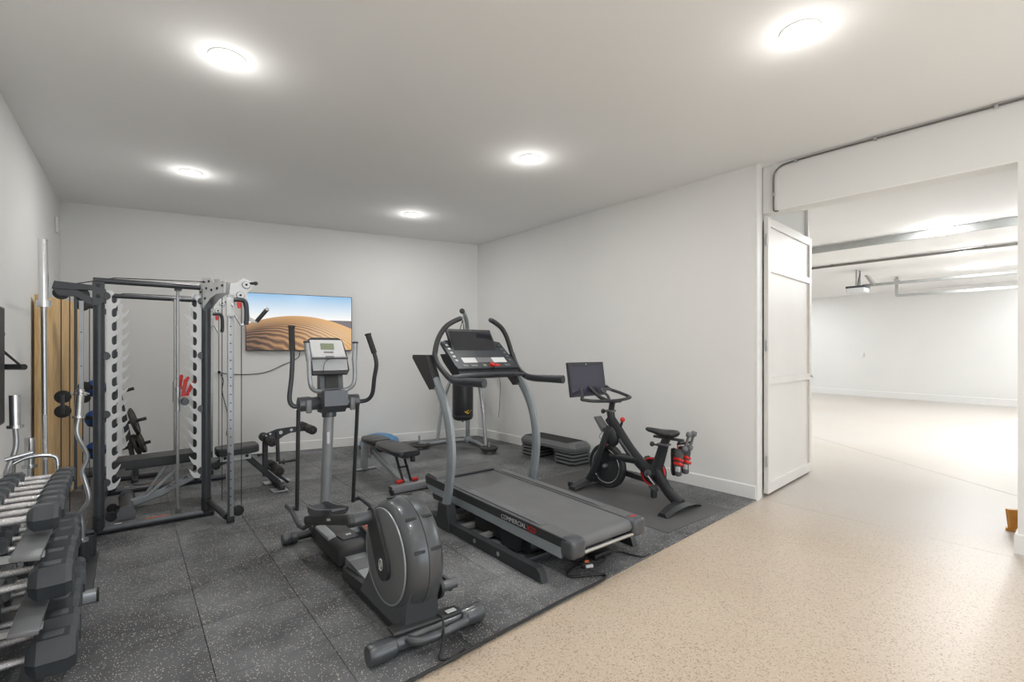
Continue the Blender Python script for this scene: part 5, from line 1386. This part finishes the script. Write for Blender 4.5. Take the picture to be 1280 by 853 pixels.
def make_bag():
    c = V(3.99, 6.19, 0)
    t = thing('punching_bag', 'black heavy punching bag with yellow emblem hanging behind the treadmill', 'punching bag', (c.x, c.y, 0.44))
    R = 0.158
    prof = [(0.0, 0.44), (R * 0.6, 0.445), (R * 0.9, 0.465), (R, 0.50), (R * 1.01, 0.75), (R * 1.0, 1.30), (R * 0.99, 1.42), (R * 0.92, 1.445), (R * 0.5, 1.45), (0.0, 1.45)]
    b = MB().lathe(prof, c, (0, 0, 1), 40).build('bag_body', 'bagskin', t)
    for z in (0.52, 1.40):
        MB().lathe([(R * 1.0, -0.012), (R * 1.015, -0.010), (R * 1.015, 0.010), (R * 1.0, 0.012)], c + V(0, 0, z), (0, 0, 1), 40).build('seam_band', 'vinyl', b)
    MB().cyl(c + V(0, 0, 0.415), c + V(0, 0, 0.445), 0.012, n=10).build('bottom_ring', 'cable', b)
    # emblem: a yellow angular mark facing the camera
    look = (V(0, 0, 0) - c); look.z = 0; look.normalize()
    right = V(-look.y, look.x, 0); right = -right if right.dot(V(0.78, -0.62, 0)) < 0 else right
    def mark(poly, name):
        mb = MB(); lo = []; hi = []
        for p, q in poly:
            a = p / R
            d = look * math.cos(a) + right * math.sin(a)
            lo.append(mb.bm.verts.new(c + d * (R * 1.005) + V(0, 0, q))); hi.append(mb.bm.verts.new(c + d * (R * 1.018) + V(0, 0, q)))
        n = len(poly)
        mb.bm.faces.new(lo[::-1]); mb.bm.faces.new(hi)
        for j in range(n):
            mb.bm.faces.new((lo[j], lo[(j + 1) % n], hi[(j + 1) % n], hi[j]))
        return mb.build(name, 'yellow', b)
    z = 0.545
    mark([(0.025, z + 0.045), (0.095, z + 0.075), (0.083, z + 0.055), (0.062, z + 0.043)], 'emblem')
    mark([(0.025, z + 0.045), (0.062, z + 0.043), (0.085, z + 0.025), (0.045, z + 0.03)], 'emblem')
    mark([(0.050, z + 0.020), (0.085, z + 0.010), (0.155, z + 0.065), (0.135, z + 0.062), (0.088, z + 0.030)], 'emblem')
    for k in range(3):
        a = 2 * PI * k / 3 + 0.4
        MB().tube([c + V(math.cos(a) * R * 0.85, math.sin(a) * R * 0.85, 1.44), c + V(-0.01, -0.01, 1.98)], 0.006, 8).build('hanging_strap', 'cable', t)
    MB().tube([c + V(-0.01, -0.01, 1.97), (3.97, 6.175, 2.07)], 0.008, 8).build('hanging_hook', 'brushed', t)
    return t
make_bag()

# ================================================================== HALF BALL
def make_half_ball():
    c = V(3.03, 7.06, 0)
    t = thing('balance_ball', 'blue half dome balance ball on a black base by the back wall', 'balance ball', c)
    MB().lathe([(0.0, 0.002), (0.27, 0.002), (0.30, 0.02), (0.30, 0.05), (0.285, 0.062), (0.0, 0.062)], c, (0, 0, 1), 40).build('base', 'rubber', t)
    prof = [(0.292, 0.06), (0.297, 0.08)] + [(0.295 * math.cos(a), 0.085 + 0.145 * math.sin(a)) for a in [PI / 2 * i / 10 for i in range(11)]]
    d = MB().lathe(prof, c, (0, 0, 1), 40).build('dome', 'blue', t)
    for z, r in ((0.15, 0.268), (0.19, 0.20)):
        MB().ring(c + V(0, 0, z), r, 0.004, (0, 0, 1), 40, 6).build('dome_ridge', 'blue', d)
    return t
make_half_ball()

# ================================================================== AEROBIC STEP ON STACKED RISERS
def ring8(x0, x1, y0, y1, z, c):
    return [(x0 + c, y0, z), (x1 - c, y0, z), (x1, y0 + c, z), (x1, y1 - c, z), (x1 - c, y1, z), (x0 + c, y1, z), (x0, y1 - c, z), (x0, y0 + c, z)]
SX0, SX1, SY0, SY1 = 4.47, 4.84, 4.34, 5.40
ORD = ('lowest', 'second lowest', 'third from the floor', 'topmost')
for end, (a, b) in (('nearer the bike', (SY0, SY0 + 0.37)), ('nearer the corner', (SY1 - 0.37, SY1))):
    for k in range(4):
        z = 0.002 + 0.046 * k
        lab = '%s grey riser of the step stack, on the end %s' % (ORD[k], end)
        r_ = thing('step_riser', lab, 'step riser', ((SX0 + SX1) / 2, (a + b) / 2, z), 0, 'risers under the aerobic step')
        MB().loft([ring8(SX0, SX1, a, b, z + 0.022, 0.05), ring8(SX0 - 0.006, SX1 + 0.006, a - 0.006, b + 0.006, z + 0.028, 0.05), ring8(SX0 - 0.006, SX1 + 0.006, a - 0.006, b + 0.006, z + 0.040, 0.05), ring8(SX0 + 0.004, SX1 - 0.004, a + 0.004, b - 0.004, z + 0.0455, 0.05)]).build('lip', 'step', r_, 0)
        MB().loft([ring8(SX0 + 0.012, SX1 - 0.012, a + 0.012, b - 0.012, z, 0.045), ring8(SX0 + 0.012, SX1 - 0.012, a + 0.012, b - 0.012, z + 0.0225, 0.045)]).build('skirt', 'stepblack', r_, 0)
zt = 0.188
st = thing('aerobic_step', 'long grey aerobic step with black ribbed top on eight risers against the wall', 'aerobic step', ((SX0 + SX1) / 2, (SY0 + SY1) / 2, zt))
MB().loft([ring8(SX0, SX1, SY0, SY1, zt, 0.06), ring8(SX0 - 0.015, SX1 + 0.015, SY0 - 0.015, SY1 + 0.015, zt + 0.008, 0.06), ring8(SX0 - 0.015, SX1 + 0.015, SY0 - 0.015, SY1 + 0.015, zt + 0.045, 0.06), ring8(SX0 + 0.015, SX1 - 0.015, SY0 + 0.03, SY1 - 0.03, zt + 0.092, 0.06), ring8(SX0 + 0.03, SX1 - 0.03, SY0 + 0.06, SY1 - 0.06, zt + 0.098, 0.06)]).build('platform', 'step', st, 0)
MB().span((SX0 + 0.035, SY0 + 0.13, zt + 0.096), (SX1 - 0.035, SY1 - 0.10, zt + 0.104), 0.003).build('top_mat', 'stepblack', st)
for k in range(9):
    x = SX0 + 0.055 + 0.0325 * k
    MB().span((x - 0.006, SY0 + 0.14, zt + 0.1035), (x + 0.006, SY1 - 0.11, zt + 0.1065)).build('rib', 'stepblack', st, 0)

# ================================================================== DUMBBELL RACK AND DUMBBELLS ALONG THE LEFT WALL
TIERS = ((-0.385, 0.735), (-0.39, 0.455), (-0.39, 0.175))          # x of the tray middle, z of the tray
def make_dumbbell_rack():
    t = thing('dumbbell_rack', 'three-tier grey dumbbell rack along the left wall', 'dumbbell rack', (-0.42, 3.15, 0))
    y0, y1 = 2.56, 3.82
    UX, UZ = (1, 0, 0), (0, 0, 1)
    for y in (y0 + 0.06, y1):
        MB().prism([(-0.68, 0.03), (-0.62, 0.03), (-0.56, 0.86), (-0.62, 0.86)], (0, y, 0), UX, UZ, 0.07).build('upright', 'gun', t)
        f = MB().span((-0.66, y - 0.035, 0.004), (-0.145, y + 0.035, 0.062), 0.006).build('foot', 'silver', t)
        MB().box((-0.142, y, 0.033), (0.012, 0.072, 0.06), 0.003).build('foot_cap', 'cable', f)
    for x, z in TIERS:
        for dx in (-0.085, 0.085):
            zz_ = z + (0.012 if dx < 0 else -0.012)
            MB().box((x + dx, (y0 + y1) / 2, zz_), (0.085, y1 - y0 + 0.06, 0.02), 0.004, 2, Matrix.Rotation(math.radians(8), 4, 'Y')).build('tray_rail', 'greyface', t)
        for y in (y0 + 0.06, y1):
            MB().prism([(-0.64, z - 0.035), (x + 0.13, z - 0.04), (x + 0.13, z - 0.022), (-0.64, z - 0.005)], (0, y, 0), UX, UZ, 0.03).build('tray_arm', 'silver', t)
    return t
make_dumbbell_rack()

def make_dumbbell(x, y, z, head_len, head_r, hand, label, group, rz=0.0):
    """Hex dumbbell lying along X on its flat; z is the underside of the heads."""
    t = thing('hex_dumbbell', label, 'dumbbell', (x, y, z), rz, group)
    h = head_r * math.cos(PI / 6)
    zc = z + h
    P = Matrix.Translation(V(x, y, 0)) @ Matrix.Rotation(rz, 4, 'Z') @ Matrix.Translation(V(-x, -y, 0))
    def ring(xx, r):
        return [P @ V(xx, y + r * math.sin(PI / 6 + PI / 3 * i), zc + r * math.cos(PI / 6 + PI / 3 * i)) for i in range(6)]
    prof = [(hand / 2 - 0.05, 0.010), (hand / 2, 0.0125), (0, 0.0155)]
    hb = MB()
    pts = [P @ V(x + s, y, zc) for s in (-hand / 2, -hand / 2 + 0.012, -hand / 4, 0, hand / 4, hand / 2 - 0.012, hand / 2)]
    hb.tube(pts, [0.0175, 0.014, 0.0155, 0.0170, 0.0155, 0.014, 0.0175], 16)
    hb.build('handle', 'knurl', t)
    for s in (-1, 1):
        a = x + s * hand / 2
        rr = [ring(a, head_r * 0.62), ring(a + s * head_len * 0.06, head_r * 0.74), ring(a + s * head_len * 0.22, head_r), ring(a + s * head_len * 0.84, head_r), ring(a + s * head_len * 0.98, head_r * 0.80), ring(a + s * head_len, head_r * 0.74)]
        hd = MB().loft(rr).build('head', 'hex', t, 0)
        # raised number plate on the upper facet
        w = head_len * 0.26; l = head_r * 0.30
        c = P @ V(a + s * head_len * 0.52, y + 0.0, z + 2 * h + 0.0006)
        MB().box(c, (w * 1.5, l * 1.9, 0.0024), 0.0005, 1, Matrix.Rotation(rz, 4, 'Z')).build('number_plate', 'emboss', hd)
    return t
ORDS = ('farthest', 'second', 'third', 'fourth', 'fifth', 'sixth', 'seventh', 'eighth', 'ninth')
def lab(k, n, tier):
    if k == 0: return 'black hex dumbbell on the %s tier, at the far end by the barbell' % tier
    if k == n - 1: return 'black hex dumbbell on the %s tier, nearest the camera' % tier
    return 'black hex dumbbell on the %s tier, %s from the far end' % (tier, ORDS[k])
# top tier: light ones, closely set
n = 8
for k in range(n):
    f = k / (n - 1)
    make_dumbbell(-0.378 + random.uniform(-0.006, 0.006), 3.69 - 0.128 * k, TIERS[0][1] + 0.022, 0.082 + 0.016 * f, 0.048 + 0.010 * f, 0.118, lab(k, n, 'top'), 'dumbbells on the top tier', random.uniform(-0.03, 0.03))
n = 6
for k, y in enumerate((3.68, 3.51, 3.335, 3.15, 2.96, 2.77)):
    f = k / (n - 1)
    make_dumbbell(-0.385 + random.uniform(-0.005, 0.005), y, TIERS[1][1] + 0.022, 0.105 + 0.03 * f, 0.062 + 0.016 * f, 0.14, lab(k, n, 'middle'), 'dumbbells on the middle tier', random.uniform(-0.025, 0.025))
n = 6
for k, y in enumerate((3.65, 3.47, 3.29, 3.10, 2.905, 2.70)):
    f = k / (n - 1)
    make_dumbbell(-0.39 + random.uniform(-0.005, 0.005), y, TIERS[2][1] + 0.022, 0.13 + 0.022 * f, 0.074 + 0.012 * f, 0.145, lab(k, n, 'bottom'), 'dumbbells on the bottom tier', random.uniform(-0.02, 0.02))

# ================================================================== BARS STANDING IN THEIR HOLDER
def make_holder():
    t = thing('bar_holder', 'low black floor holder with upright tubes for barbells', 'bar holder', (-0.40, 4.42, 0))
    MB().span((-0.60, 3.93, 0.001), (-0.17, 4.66, 0.022), 0.006).build('base_plate', 'black', t)
    for x, y, h_ in ((-0.425, 4.435, 0.16), (-0.25, 4.51, 0.17), (-0.215, 4.62, 0.17), (-0.33, 4.60, 0.16), (-0.53, 4.22, 0.16), (-0.50, 4.36, 0.16)):
        MB().lathe([(0.036, 0.02), (0.036, h_), (0.031, h_ + 0.002), (0.031, 0.03)], (x, y, 0), (0, 0, 1), 18).build('tube', 'black', t)
    return t
make_holder()
def straight_bar():
    b0, b1 = V(-0.425, 4.435, 0.03), V(-0.437, 4.395, 2.235)
    d = (b1 - b0).normalized()
    t = thing('barbell', 'long steel barbell standing upright against the plywood panel', 'barbell', b0)
    MB().tube([b0 + d * 0.42, b1 - d * 0.40], 0.0145, 14).build('shaft', 'brushed', t)
    for a, s in ((b0, 1), (b1, -1)):
        MB().tube([a, a + d * s * 0.40], 0.0255, 18).build('sleeve', 'chrome', t)
        MB().tube([a + d * s * 0.40, a + d * s * 0.445], 0.037, 20).build('collar', 'chrome', t)
    MB().tube([b0 + d * 0.75, b0 + d * 1.05], 0.0149, 14).build('knurling', 'knurl', t)
    return t
straight_bar()
def curl_bar(name, label, base, pts, sleeve, clamp=False, sl_r=0.0255):
    """Cranked bar standing on one end; pts = the bent shaft, sleeve = length of each end."""
    P_ = [Vector(p) for p in pts]
    t = thing(name, label, 'barbell', base, 0)
    MB().tube(cr(pts, 5), 0.014, 12).build('shaft', 'brushed', t)
    for a, b_ in ((P_[0], P_[1]), (P_[-1], P_[-2])):
        d = (a - b_).normalized()
        MB().tube([a, a + d * sleeve], sl_r, 18).build('sleeve', 'chrome', t)
        MB().tube([a - d * 0.012, a + d * 0.006], sl_r + 0.013, 18).build('collar', 'chrome', t)
    if clamp:
        d = (P_[-1] - P_[-2]).normalized()
        c = P_[-1] + d * (sleeve - 0.03)
        k = MB().lathe([(sl_r + 0.001, -0.014), (sl_r + 0.014, -0.012), (sl_r + 0.014, 0.012), (sl_r + 0.001, 0.014)], c, d, 12).build('star_collar', 'chrome', t, 0)
        for i in range(6):
            a = 2 * PI * i / 6
            u = V(1, 0, 0); v = d.cross(u).normalized(); u = v.cross(d)
            q = u * math.cos(a) + v * math.sin(a)
            MB().tube([c + q * (sl_r + 0.01), c + q * (sl_r + 0.026)], [0.009, 0.006], 8).build('star_lobe', 'chrome', k)
    return t
# left-most: cranked bar with a thick sleeve, leaning to the wall
x, y = -0.53, 4.22
curl_bar('curl_bar', 'cranked chrome curl bar farthest left with thick smooth sleeve', (x, y, 0.02),
         [(x, y, 0.20), (x, y, 0.36), (x - 0.02, y - 0.02, 0.46), (x + 0.0, y, 0.58), (x - 0.045, y - 0.05, 0.74), (x - 0.008, y - 0.02, 0.90), (x - 0.01, y - 0.02, 1.04)], 0.19)
x, y = -0.50, 4.36
curl_bar('short_bar', 'short chrome bar with sleeve between the curl bar and the long barbell', (x, y, 0.02),
         [(x, y, 0.20), (x, y, 0.40), (x + 0.005, y, 0.60), (x + 0.005, y, 0.76)], 0.18)
x, y = -0.25, 4.51
curl_bar('curl_bar', 'wavy chrome curl bar with star collar in front of the plywood panel', (x, y, 0.02),
         [(x, y, 0.17), (x - 0.0, y, 0.28), (x - 0.01, y, 0.36), (x + 0.035, y - 0.01, 0.46), (x + 0.01, y, 0.60), (x + 0.0, y - 0.0, 0.66), (x + 0.025, y, 0.76), (x - 0.025, y - 0.02, 0.92), (x - 0.02, y, 1.04)], 0.19, True, 0.0235)
# chrome D handle lying over the top of the near tubes
t = thing('pull_handle', 'bent chrome handle standing in the bar holder behind the dumbbell rack', 'cable handle', (-0.40, 4.02, 0.0225))
MB().tube(cr([(-0.52, 3.98, 0.845), (-0.47, 3.99, 0.87), (-0.40, 4.0, 0.875), (-0.345, 4.01, 0.855), (-0.335, 4.01, 0.80)], 6), 0.011, 12).build('loop', 'chrome', t)
MB().tube([(-0.55, 3.96, 0.875), (-0.44, 3.99, 0.90)], 0.012, 12).build('cross_bar', 'chrome', t)
MB().tube([(-0.335, 4.01, 0.80), (-0.335, 4.01, 0.0225)], 0.011, 12).build('stem', 'chrome', t)
MB().tube([(-0.52, 3.98, 0.845), (-0.53, 3.985, 0.0225)], 0.011, 12).build('stem', 'chrome', t)

# ================================================================== PLYWOOD PANEL LEANING BEHIND THE RACK
def make_panel():
    a, b = V(-0.655, 6.28, 0), V(-0.40, 7.20, 0)
    t = thing('plywood_panel', 'tall pale plywood panel standing behind the cable rack by the left wall', 'wood panel', ((a + b) / 2))
    d = (b - a).normalized(); nn = V(d.y, -d.x, 0)
    w = (b - a).length
    for k, (s0, s1) in enumerate(((0.0, 0.30), (0.303, 0.66), (0.663, 1.0))):
        p0, p1 = a + d * w * s0, a + d * w * s1
        q = [p0, p1, p1 - nn * 0.03, p0 - nn * 0.03]
        MB().loft([[p + V(0, 0, 0.004) for p in q], [p + V(0, 0, 2.03) for p in q]]).build('board', 'wood', t, 0)
    e = [b + d * 0.002, b + d * 0.022, b + d * 0.022 - nn * 0.032, b + d * 0.002 - nn * 0.032]
    MB().loft([[p + V(0, 0, 0.004) for p in e], [p + V(0, 0, 2.02) for p in e]]).build('edge_strip', 'plastic', t, 0)
    return t
make_panel()

# ================================================================== MEDICINE BALLS ON A SLIM TREE IN THE LEFT CORNER
t = thing('ball_tree', 'slim black ball tree in the back left corner', 'ball rack', (-0.30, 7.72, 0))
MB().cyl((-0.30, 7.72, 0.02), (-0.30, 7.72, 1.32), 0.018, n=14).build('post', 'black', t)
MB().lathe([(0.17, 0.002), (0.17, 0.02), (0.03, 0.03)], (-0.30, 7.72, 0), (0, 0, 1), 24).build('base', 'black', t)
for z in (0.24, 0.62, 0.98):
    MB().ring((-0.30, 7.575, z), 0.075, 0.008, (0, 0, 1), 24, 8).build('cradle', 'black', t)
    MB().cyl((-0.30, 7.72, z), (-0.30, 7.65, z), 0.01, n=10).build('cradle_arm', 'black', t)
for z, nm in ((0.24, 'lowest'), (0.62, 'middle'), (0.98, 'uppermost')):
    bb_ = thing('medicine_ball', '%s blue and black medicine ball on the tree in the back left corner' % nm, 'ball', (-0.30, 7.575, z), 0, 'medicine balls in the corner')
    c = V(-0.30, 7.575, z + 0.075)
    MB().sphere(c, 0.105, (1, 1, 1), 28, 18).build('ball', 'deepblue', bb_)
    MB().lathe([(0.1055, -0.02), (0.1065, 0.0), (0.1055, 0.02), (0.103, 0.02), (0.103, -0.02)], c, (0.2, 0.1, 1), 32).build('band', 'rubber', bb_)

# ================================================================== PLATE TREE WITH PLATES
def make_plate_tree():
    c = V(-0.02, 7.15, 0)
    t = thing('plate_tree', 'black slanted weight plate tree seen through the cable rack', 'plate tree', c)
    MB().tube([c + V(-0.08, 0.05, 1.12), c + V(0.10, -0.05, 0.04)], 1.0, sec=RECT(0.05, 0.05, 0.15), up=(0, 1, 0)).build('slanted_post', 'black', t)
    MB().span(c + V(-0.28, -0.03, 0.0015), c + V(0.30, 0.03, 0.05), 0.01).build('base_bar', 'black', t)
    MB().span(c + V(0.05, -0.26, 0.0015), c + V(0.11, 0.26, 0.05), 0.01).build('base_bar', 'black', t)
    MB().lathe([(0.10, 0.0015), (0.10, 0.012), (0.0, 0.014)], c + V(0.16, -0.28, 0), (0, 0, 1), 24).build('foot_disc', 'greyface', t)
    for x, z, l in ((-0.065, 1.02, 0.14), (-0.01, 0.66, 0.20), (0.03, 0.38, 0.20)):
        MB().tube([c + V(x - l * 0.5, 0.0, z - 0.02), c + V(x + l, -0.02, z + 0.045)], 0.019, 14).build('peg', 'black', t)
    return t
make_plate_tree()
GT = 'plates on the plate tree'
plate('weight_plate', 'large iron plate on the middle peg of the plate tree, seen tilted', (0.055, 7.145, 0.68), (0.95, -0.1, 0.3), 0.16, 0.035, GT)
plate('weight_plate', 'iron plate on the lowest peg of the plate tree, nearer its post', (0.075, 7.142, 0.405), (0.95, -0.1, 0.3), 0.125, 0.035, GT)
plate('weight_plate', 'iron plate on the lowest peg of the plate tree, at the free end', (0.125, 7.136, 0.42), (0.95, -0.1, 0.3), 0.125, 0.035, GT)

# ================================================================== THINGS ON THE WALLS
# dark panel on the left wall, cut by the picture edge
def wall_x(y): return LF.x + (LB.x - LF.x) * (y - LF.y) / (LB.y - LF.y)
t = thing('wall_screen', 'black wall-mounted screen on the left wall, cut off by the picture edge', 'television', (wall_x(4.2), 4.25, 1.0))
MB().span((wall_x(4.2) + 0.03, 3.55, 1.0), (wall_x(4.2) + 0.075, 4.78, 1.80), 0.008).build('screen_body', 'darkpanel', t)
MB().span((wall_x(4.2) + 0.0745, 3.57, 1.02), (wall_x(4.2) + 0.077, 4.76, 1.785)).build('screen_glass', 'plastic', t)
MB().span((wall_x(4.2) - 0.002, 3.95, 1.25), (wall_x(4.2) + 0.032, 4.35, 1.55)).build('wall_bracket', 'black', t)
t = thing('wall_bar', 'short black bar on two stays fixed to the left wall past the screen', 'wall bar', (wall_x(5.0), 5.0, 1.35))
MB().tube([(wall_x(5.0), 5.02, 1.385), (wall_x(5.0) + 0.145, 4.88, 1.385)], 0.021, 14).build('bar', 'plastic', t)
for dy in (-0.05, 0.03):
    MB().tube([(wall_x(5.0), 5.04 + dy, 1.52), (wall_x(5.0) + 0.12, 4.90 + dy * 0.5, 1.40)], 0.005, 8).build('stay', 'cable', t)
MB().span((wall_x(5.0) - 0.002, 4.93, 1.34), (wall_x(5.0) + 0.012, 5.10, 1.56)).build('plate', 'plastic', t)
MB().sphere((wall_x(5.0) + 0.02, 4.93, 1.62), 0.028, (0.8, 1, 1)).build('knob', 'plastic', t)
tag(MB().span((wall_x(7.9) - 0.001, 7.86, 2.92), (wall_x(7.9) + 0.02, 7.95, 3.10), 0.004).build('wall_sensor', 'trim'), 'small white sensor box high on the left wall near the corner', 'sensor')

# television on the back wall
wd = (RB - LB).normalized(); wn = V(wd.y, -wd.x, 0)          # wn points into the room
if wn.y > 0: wn = -wn
def on_back(x):
    return LB + wd * ((x - LB.x) / wd.x)
ct = (on_back(1.33) + on_back(2.76)) / 2
ang = math.atan2(wd.y, wd.x)
tvw = (on_back(2.76) - on_back(1.33)).length
tv = thing('television', 'large wall television showing rippled desert dunes under blue sky', 'television', ct + wn * 0.03 + V(0, 0, 1.925), ang)
def tv_part(lo, hi, name, mat, par, r=0.0):
    m = MB().span(lo, hi, r)
    m.bm.transform(tv.matrix_basis)
    return m.build(name, mat, par, 0)
tv_part((-tvw / 2, -0.035, -0.42), (tvw / 2, 0.0, 0.42), 'frame', 'plastic', tv, 0.004)
tv_part((-tvw / 2 + 0.008, -0.037, -0.408), (tvw / 2 - 0.008, -0.034, 0.412), 'picture', 'dunes', tv)
tv_part((-0.25, 0.0, -0.2), (0.25, 0.031, 0.2), 'wall_bracket', 'plastic', tv)
# outlet with plug, and the television lead
po = on_back(1.0)
t = thing('wall_outlet', 'white wall outlet with a black plug beside the cable rack', 'outlet', po + V(0, 0, 1.17))
m = MB().box((0, -0.004, 0), (0.075, 0.008, 0.12), 0.003); m.bm.transform(Matrix.Translation(po + V(0, 0, 1.17)) @ Matrix.Rotation(ang, 4, 'Z')); m.build('cover', 'trim', t)
m = MB().box((0.012, -0.03, 0.03), (0.034, 0.045, 0.04), 0.008); m.bm.transform(Matrix.Translation(po + V(0, 0, 1.17)) @ Matrix.Rotation(ang, 4, 'Z')); m.build('plug', 'cable', t)
def lead(pts): return [on_back(x_) + wn * 0.012 + V(0, 0, z_) for x_, z_ in pts]
tag(MB().tube(cr(lead([(1.015, 1.19), (1.20, 1.165), (1.45, 1.165), (1.62, 1.20), (1.80, 1.29), (1.95, 1.36), (2.02, 1.42), (2.03, 1.50)]), 6), 0.005, 8).build('television_lead', 'cable'), 'thin black lead drooping from outlet up to the television', 'cable')
tag(MB().tube(cr(lead([(1.03, 1.17), (1.06, 1.08), (1.045, 0.95), (1.07, 0.80), (1.10, 0.66), (1.12, 0.50), (1.10, 0.30)]), 6), 0.005, 8).build('hanging_lead', 'cable'), 'thin black lead hanging down the back wall from the outlet', 'cable')

# ================================================================== CABLES ON THE FLOOR
tag(MB().tube(cr([(0.62, 1.955, 0.008), (0.80, 1.962, 0.008), (1.02, 1.985, 0.008), (1.3, 2.00, 0.009), (1.5, 2.02, 0.009), (1.75, 2.035, 0.008), (2.0, 2.055, 0.008), (2.2, 2.062, 0.008), (2.37, 2.07, 0.008), (2.46, 2.085, 0.009), (2.47, 2.125, 0.009), (2.40, 2.17, 0.009), (2.30, 2.22, 0.009), (2.28, 2.26, 0.010), (2.37, 2.30, 0.012), (2.46, 2.29, 0.012)], 5), 0.008, 8).build('floor_cable', 'cable'), 'thick black cable along the edge of the rubber floor to the treadmill', 'cable')
t = thing('power_strip', 'black power plug and adapters lying under the treadmill end', 'power strip', (2.55, 2.33, 0.0))
MB().span((2.60, 2.30, 0.001), (2.78, 2.37, 0.04), 0.008).build('strip_body', 'cable', t)
MB().span((2.44, 2.27, 0.001), (2.52, 2.32, 0.035), 0.008).build('adapter', 'plastic', t)
MB().cyl((2.45, 2.255, 0.02), (2.50, 2.235, 0.02), 0.012, n=12).build('plug', 'white', t)
MB().cyl((2.47, 2.285, 0.038), (2.50, 2.275, 0.038), 0.009, n=12).build('plug_band', 'orange', t)
MB().tube(cr([(2.50, 2.28, 0.012), (2.56, 2.24, 0.01), (2.66, 2.26, 0.01), (2.68, 2.33, 0.02), (2.60, 2.38, 0.015), (2.52, 2.34, 0.012)], 6), 0.006, 8).build('coiled_lead', 'cable', t)
MB().tube(cr([(2.78, 2.34, 0.012), (2.86, 2.28, 0.006), (2.88, 2.20, 0.006), (2.92, 2.13, 0.006), (3.0, 2.128, 0.004)], 6), 0.005, 8).build('lead', 'cable', t)

# ================================================================== OPENING AND GARAGE
t = thing('conduit', 'thin steel conduit bending up and along the header under the ceiling', 'conduit', (5.09, 2.12, 2.9))
hf = lambda y: 5.10 + (2.145 - y) * 0.0516 - 0.0125
MB().tube(cr([(hf(2.10), 2.09, 2.905), (hf(2.12), 2.12, 2.91), (hf(2.135), 2.135, 2.94), (hf(2.135), 2.135, 3.10), (hf(2.135), 2.135, 3.24), (hf(2.12), 2.12, 3.30), (hf(2.07), 2.07, 3.345), (hf(1.98), 1.98, 3.362), (hf(1.7), 1.7, 3.368), (hf(0.8), 0.8, 3.37), (5.175, 0.3, 3.37), (5.175, -0.6, 3.37)], 6), 0.0085, 10).build('pipe', 'conduit', t)
for y, z in ((2.135, 3.08), (1.93, 3.364), (1.3, 3.369), (0.55, 3.37)):
    MB().box((hf(y), y, z), (0.03, 0.022, 0.03), 0.004).build('strap', 'brushed', t)

t = thing('garage_track', 'wide grey steel door track across the garage ceiling', 'door track', (9.72, 4.0, 3.3))
MB().span((9.69, 0.3, 3.265), (9.74, 6.9, 3.375), 0.004).build('channel', 'galv', t)
for y in (1.2, 3.6, 6.0):
    MB().span((9.70, y, 3.375), (9.73, y + 0.04, H)).build('hanger', 'galv', t)
t = thing('garage_track', 'thin dark steel track behind the wide grey one in the garage', 'door track', (12.0, 4.0, 3.34))
MB().span((11.98, 0.3, 3.335), (12.05, 7.2, 3.375), 0.004).build('channel', 'conduit', t)
for y in (1.4, 3.8, 6.2):
    MB().span((12.0, y, 3.375), (12.03, y + 0.04, H)).build('hanger', 'galv', t)
t = thing('door_opener', 'white garage door opener motor hanging beside its rail', 'garage opener', (13.3, 3.9, 2.88))
MB().box((13.35, 3.72, 2.93), (0.42, 0.36, 0.14), 0.03, 3).build('motor_case', 'white', t)
MB().box((13.35, 3.72, 2.985), (0.43, 0.37, 0.05), 0.01).build('motor_band', 'gun', t)
for dx in (-0.12, 0.12):
    MB().span((13.35 + dx - 0.012, 3.70, 3.0), (13.35 + dx + 0.012, 3.73, H), 0.0).build('hanger_strap', 'galv', t, 0)
MB().tube(cr([(13.2, 3.68, 3.0), (13.12, 3.64, 3.15), (13.2, 3.64, 3.25), (13.3, 3.66, 3.3)], 6), 0.01, 8).build('motor_lead', 'cable', t)
MB().span((13.30, 0.25, 2.985), (13.36, 3.62, 3.045), 0.004).build('rail', 'galv', t)
MB().prism([(3.36, 2.99), (3.42, 2.99), (3.56, 3.24), (3.50, 3.24)], (13.32, 0, 0), (0, 1, 0), (0, 0, 1), 0.22).build('door_arm', 'galv', t)
t = thing('garage_track', 'lowest slim steel track ending in an upright hanger past the opener rail', 'door track', (15.3, 2.5, 2.9))
MB().span((15.28, 0.3, 2.88), (15.34, 3.45, 2.94), 0.004).build('channel', 'galv', t)
MB().span((15.28, 3.40, 2.92), (15.33, 3.46, H)).build('hanger', 'galv', t, 0)
MB().span((15.10, 3.40, 3.28), (15.50, 3.45, 3.32)).build('hanger_bar', 'galv', t, 0)
tag(MB().box((19.12, 5.2, 1.38), (0.02, 0.09, 0.13), 0.004).build('garage_outlet', 'trim'), 'small white cover plate on the far garage wall', 'outlet')
t = thing('wood_offcut', 'small amber wooden board standing behind the pier at the right edge', 'wood block', (5.80, 0.54, Z0))
MB().prism([(-0.06, 0.0), (0.06, 0.0), (0.075, 0.18), (-0.08, 0.18)], (5.82, 0.49, Z0 + 0.002), (0.62, -0.78, 0), (0, 0, 1), 0.035).build('board', 'amber', t)
MB().box((5.80, 0.52, Z0 + 0.012), (0.06, 0.08, 0.02)).build('foot', 'amber', t)
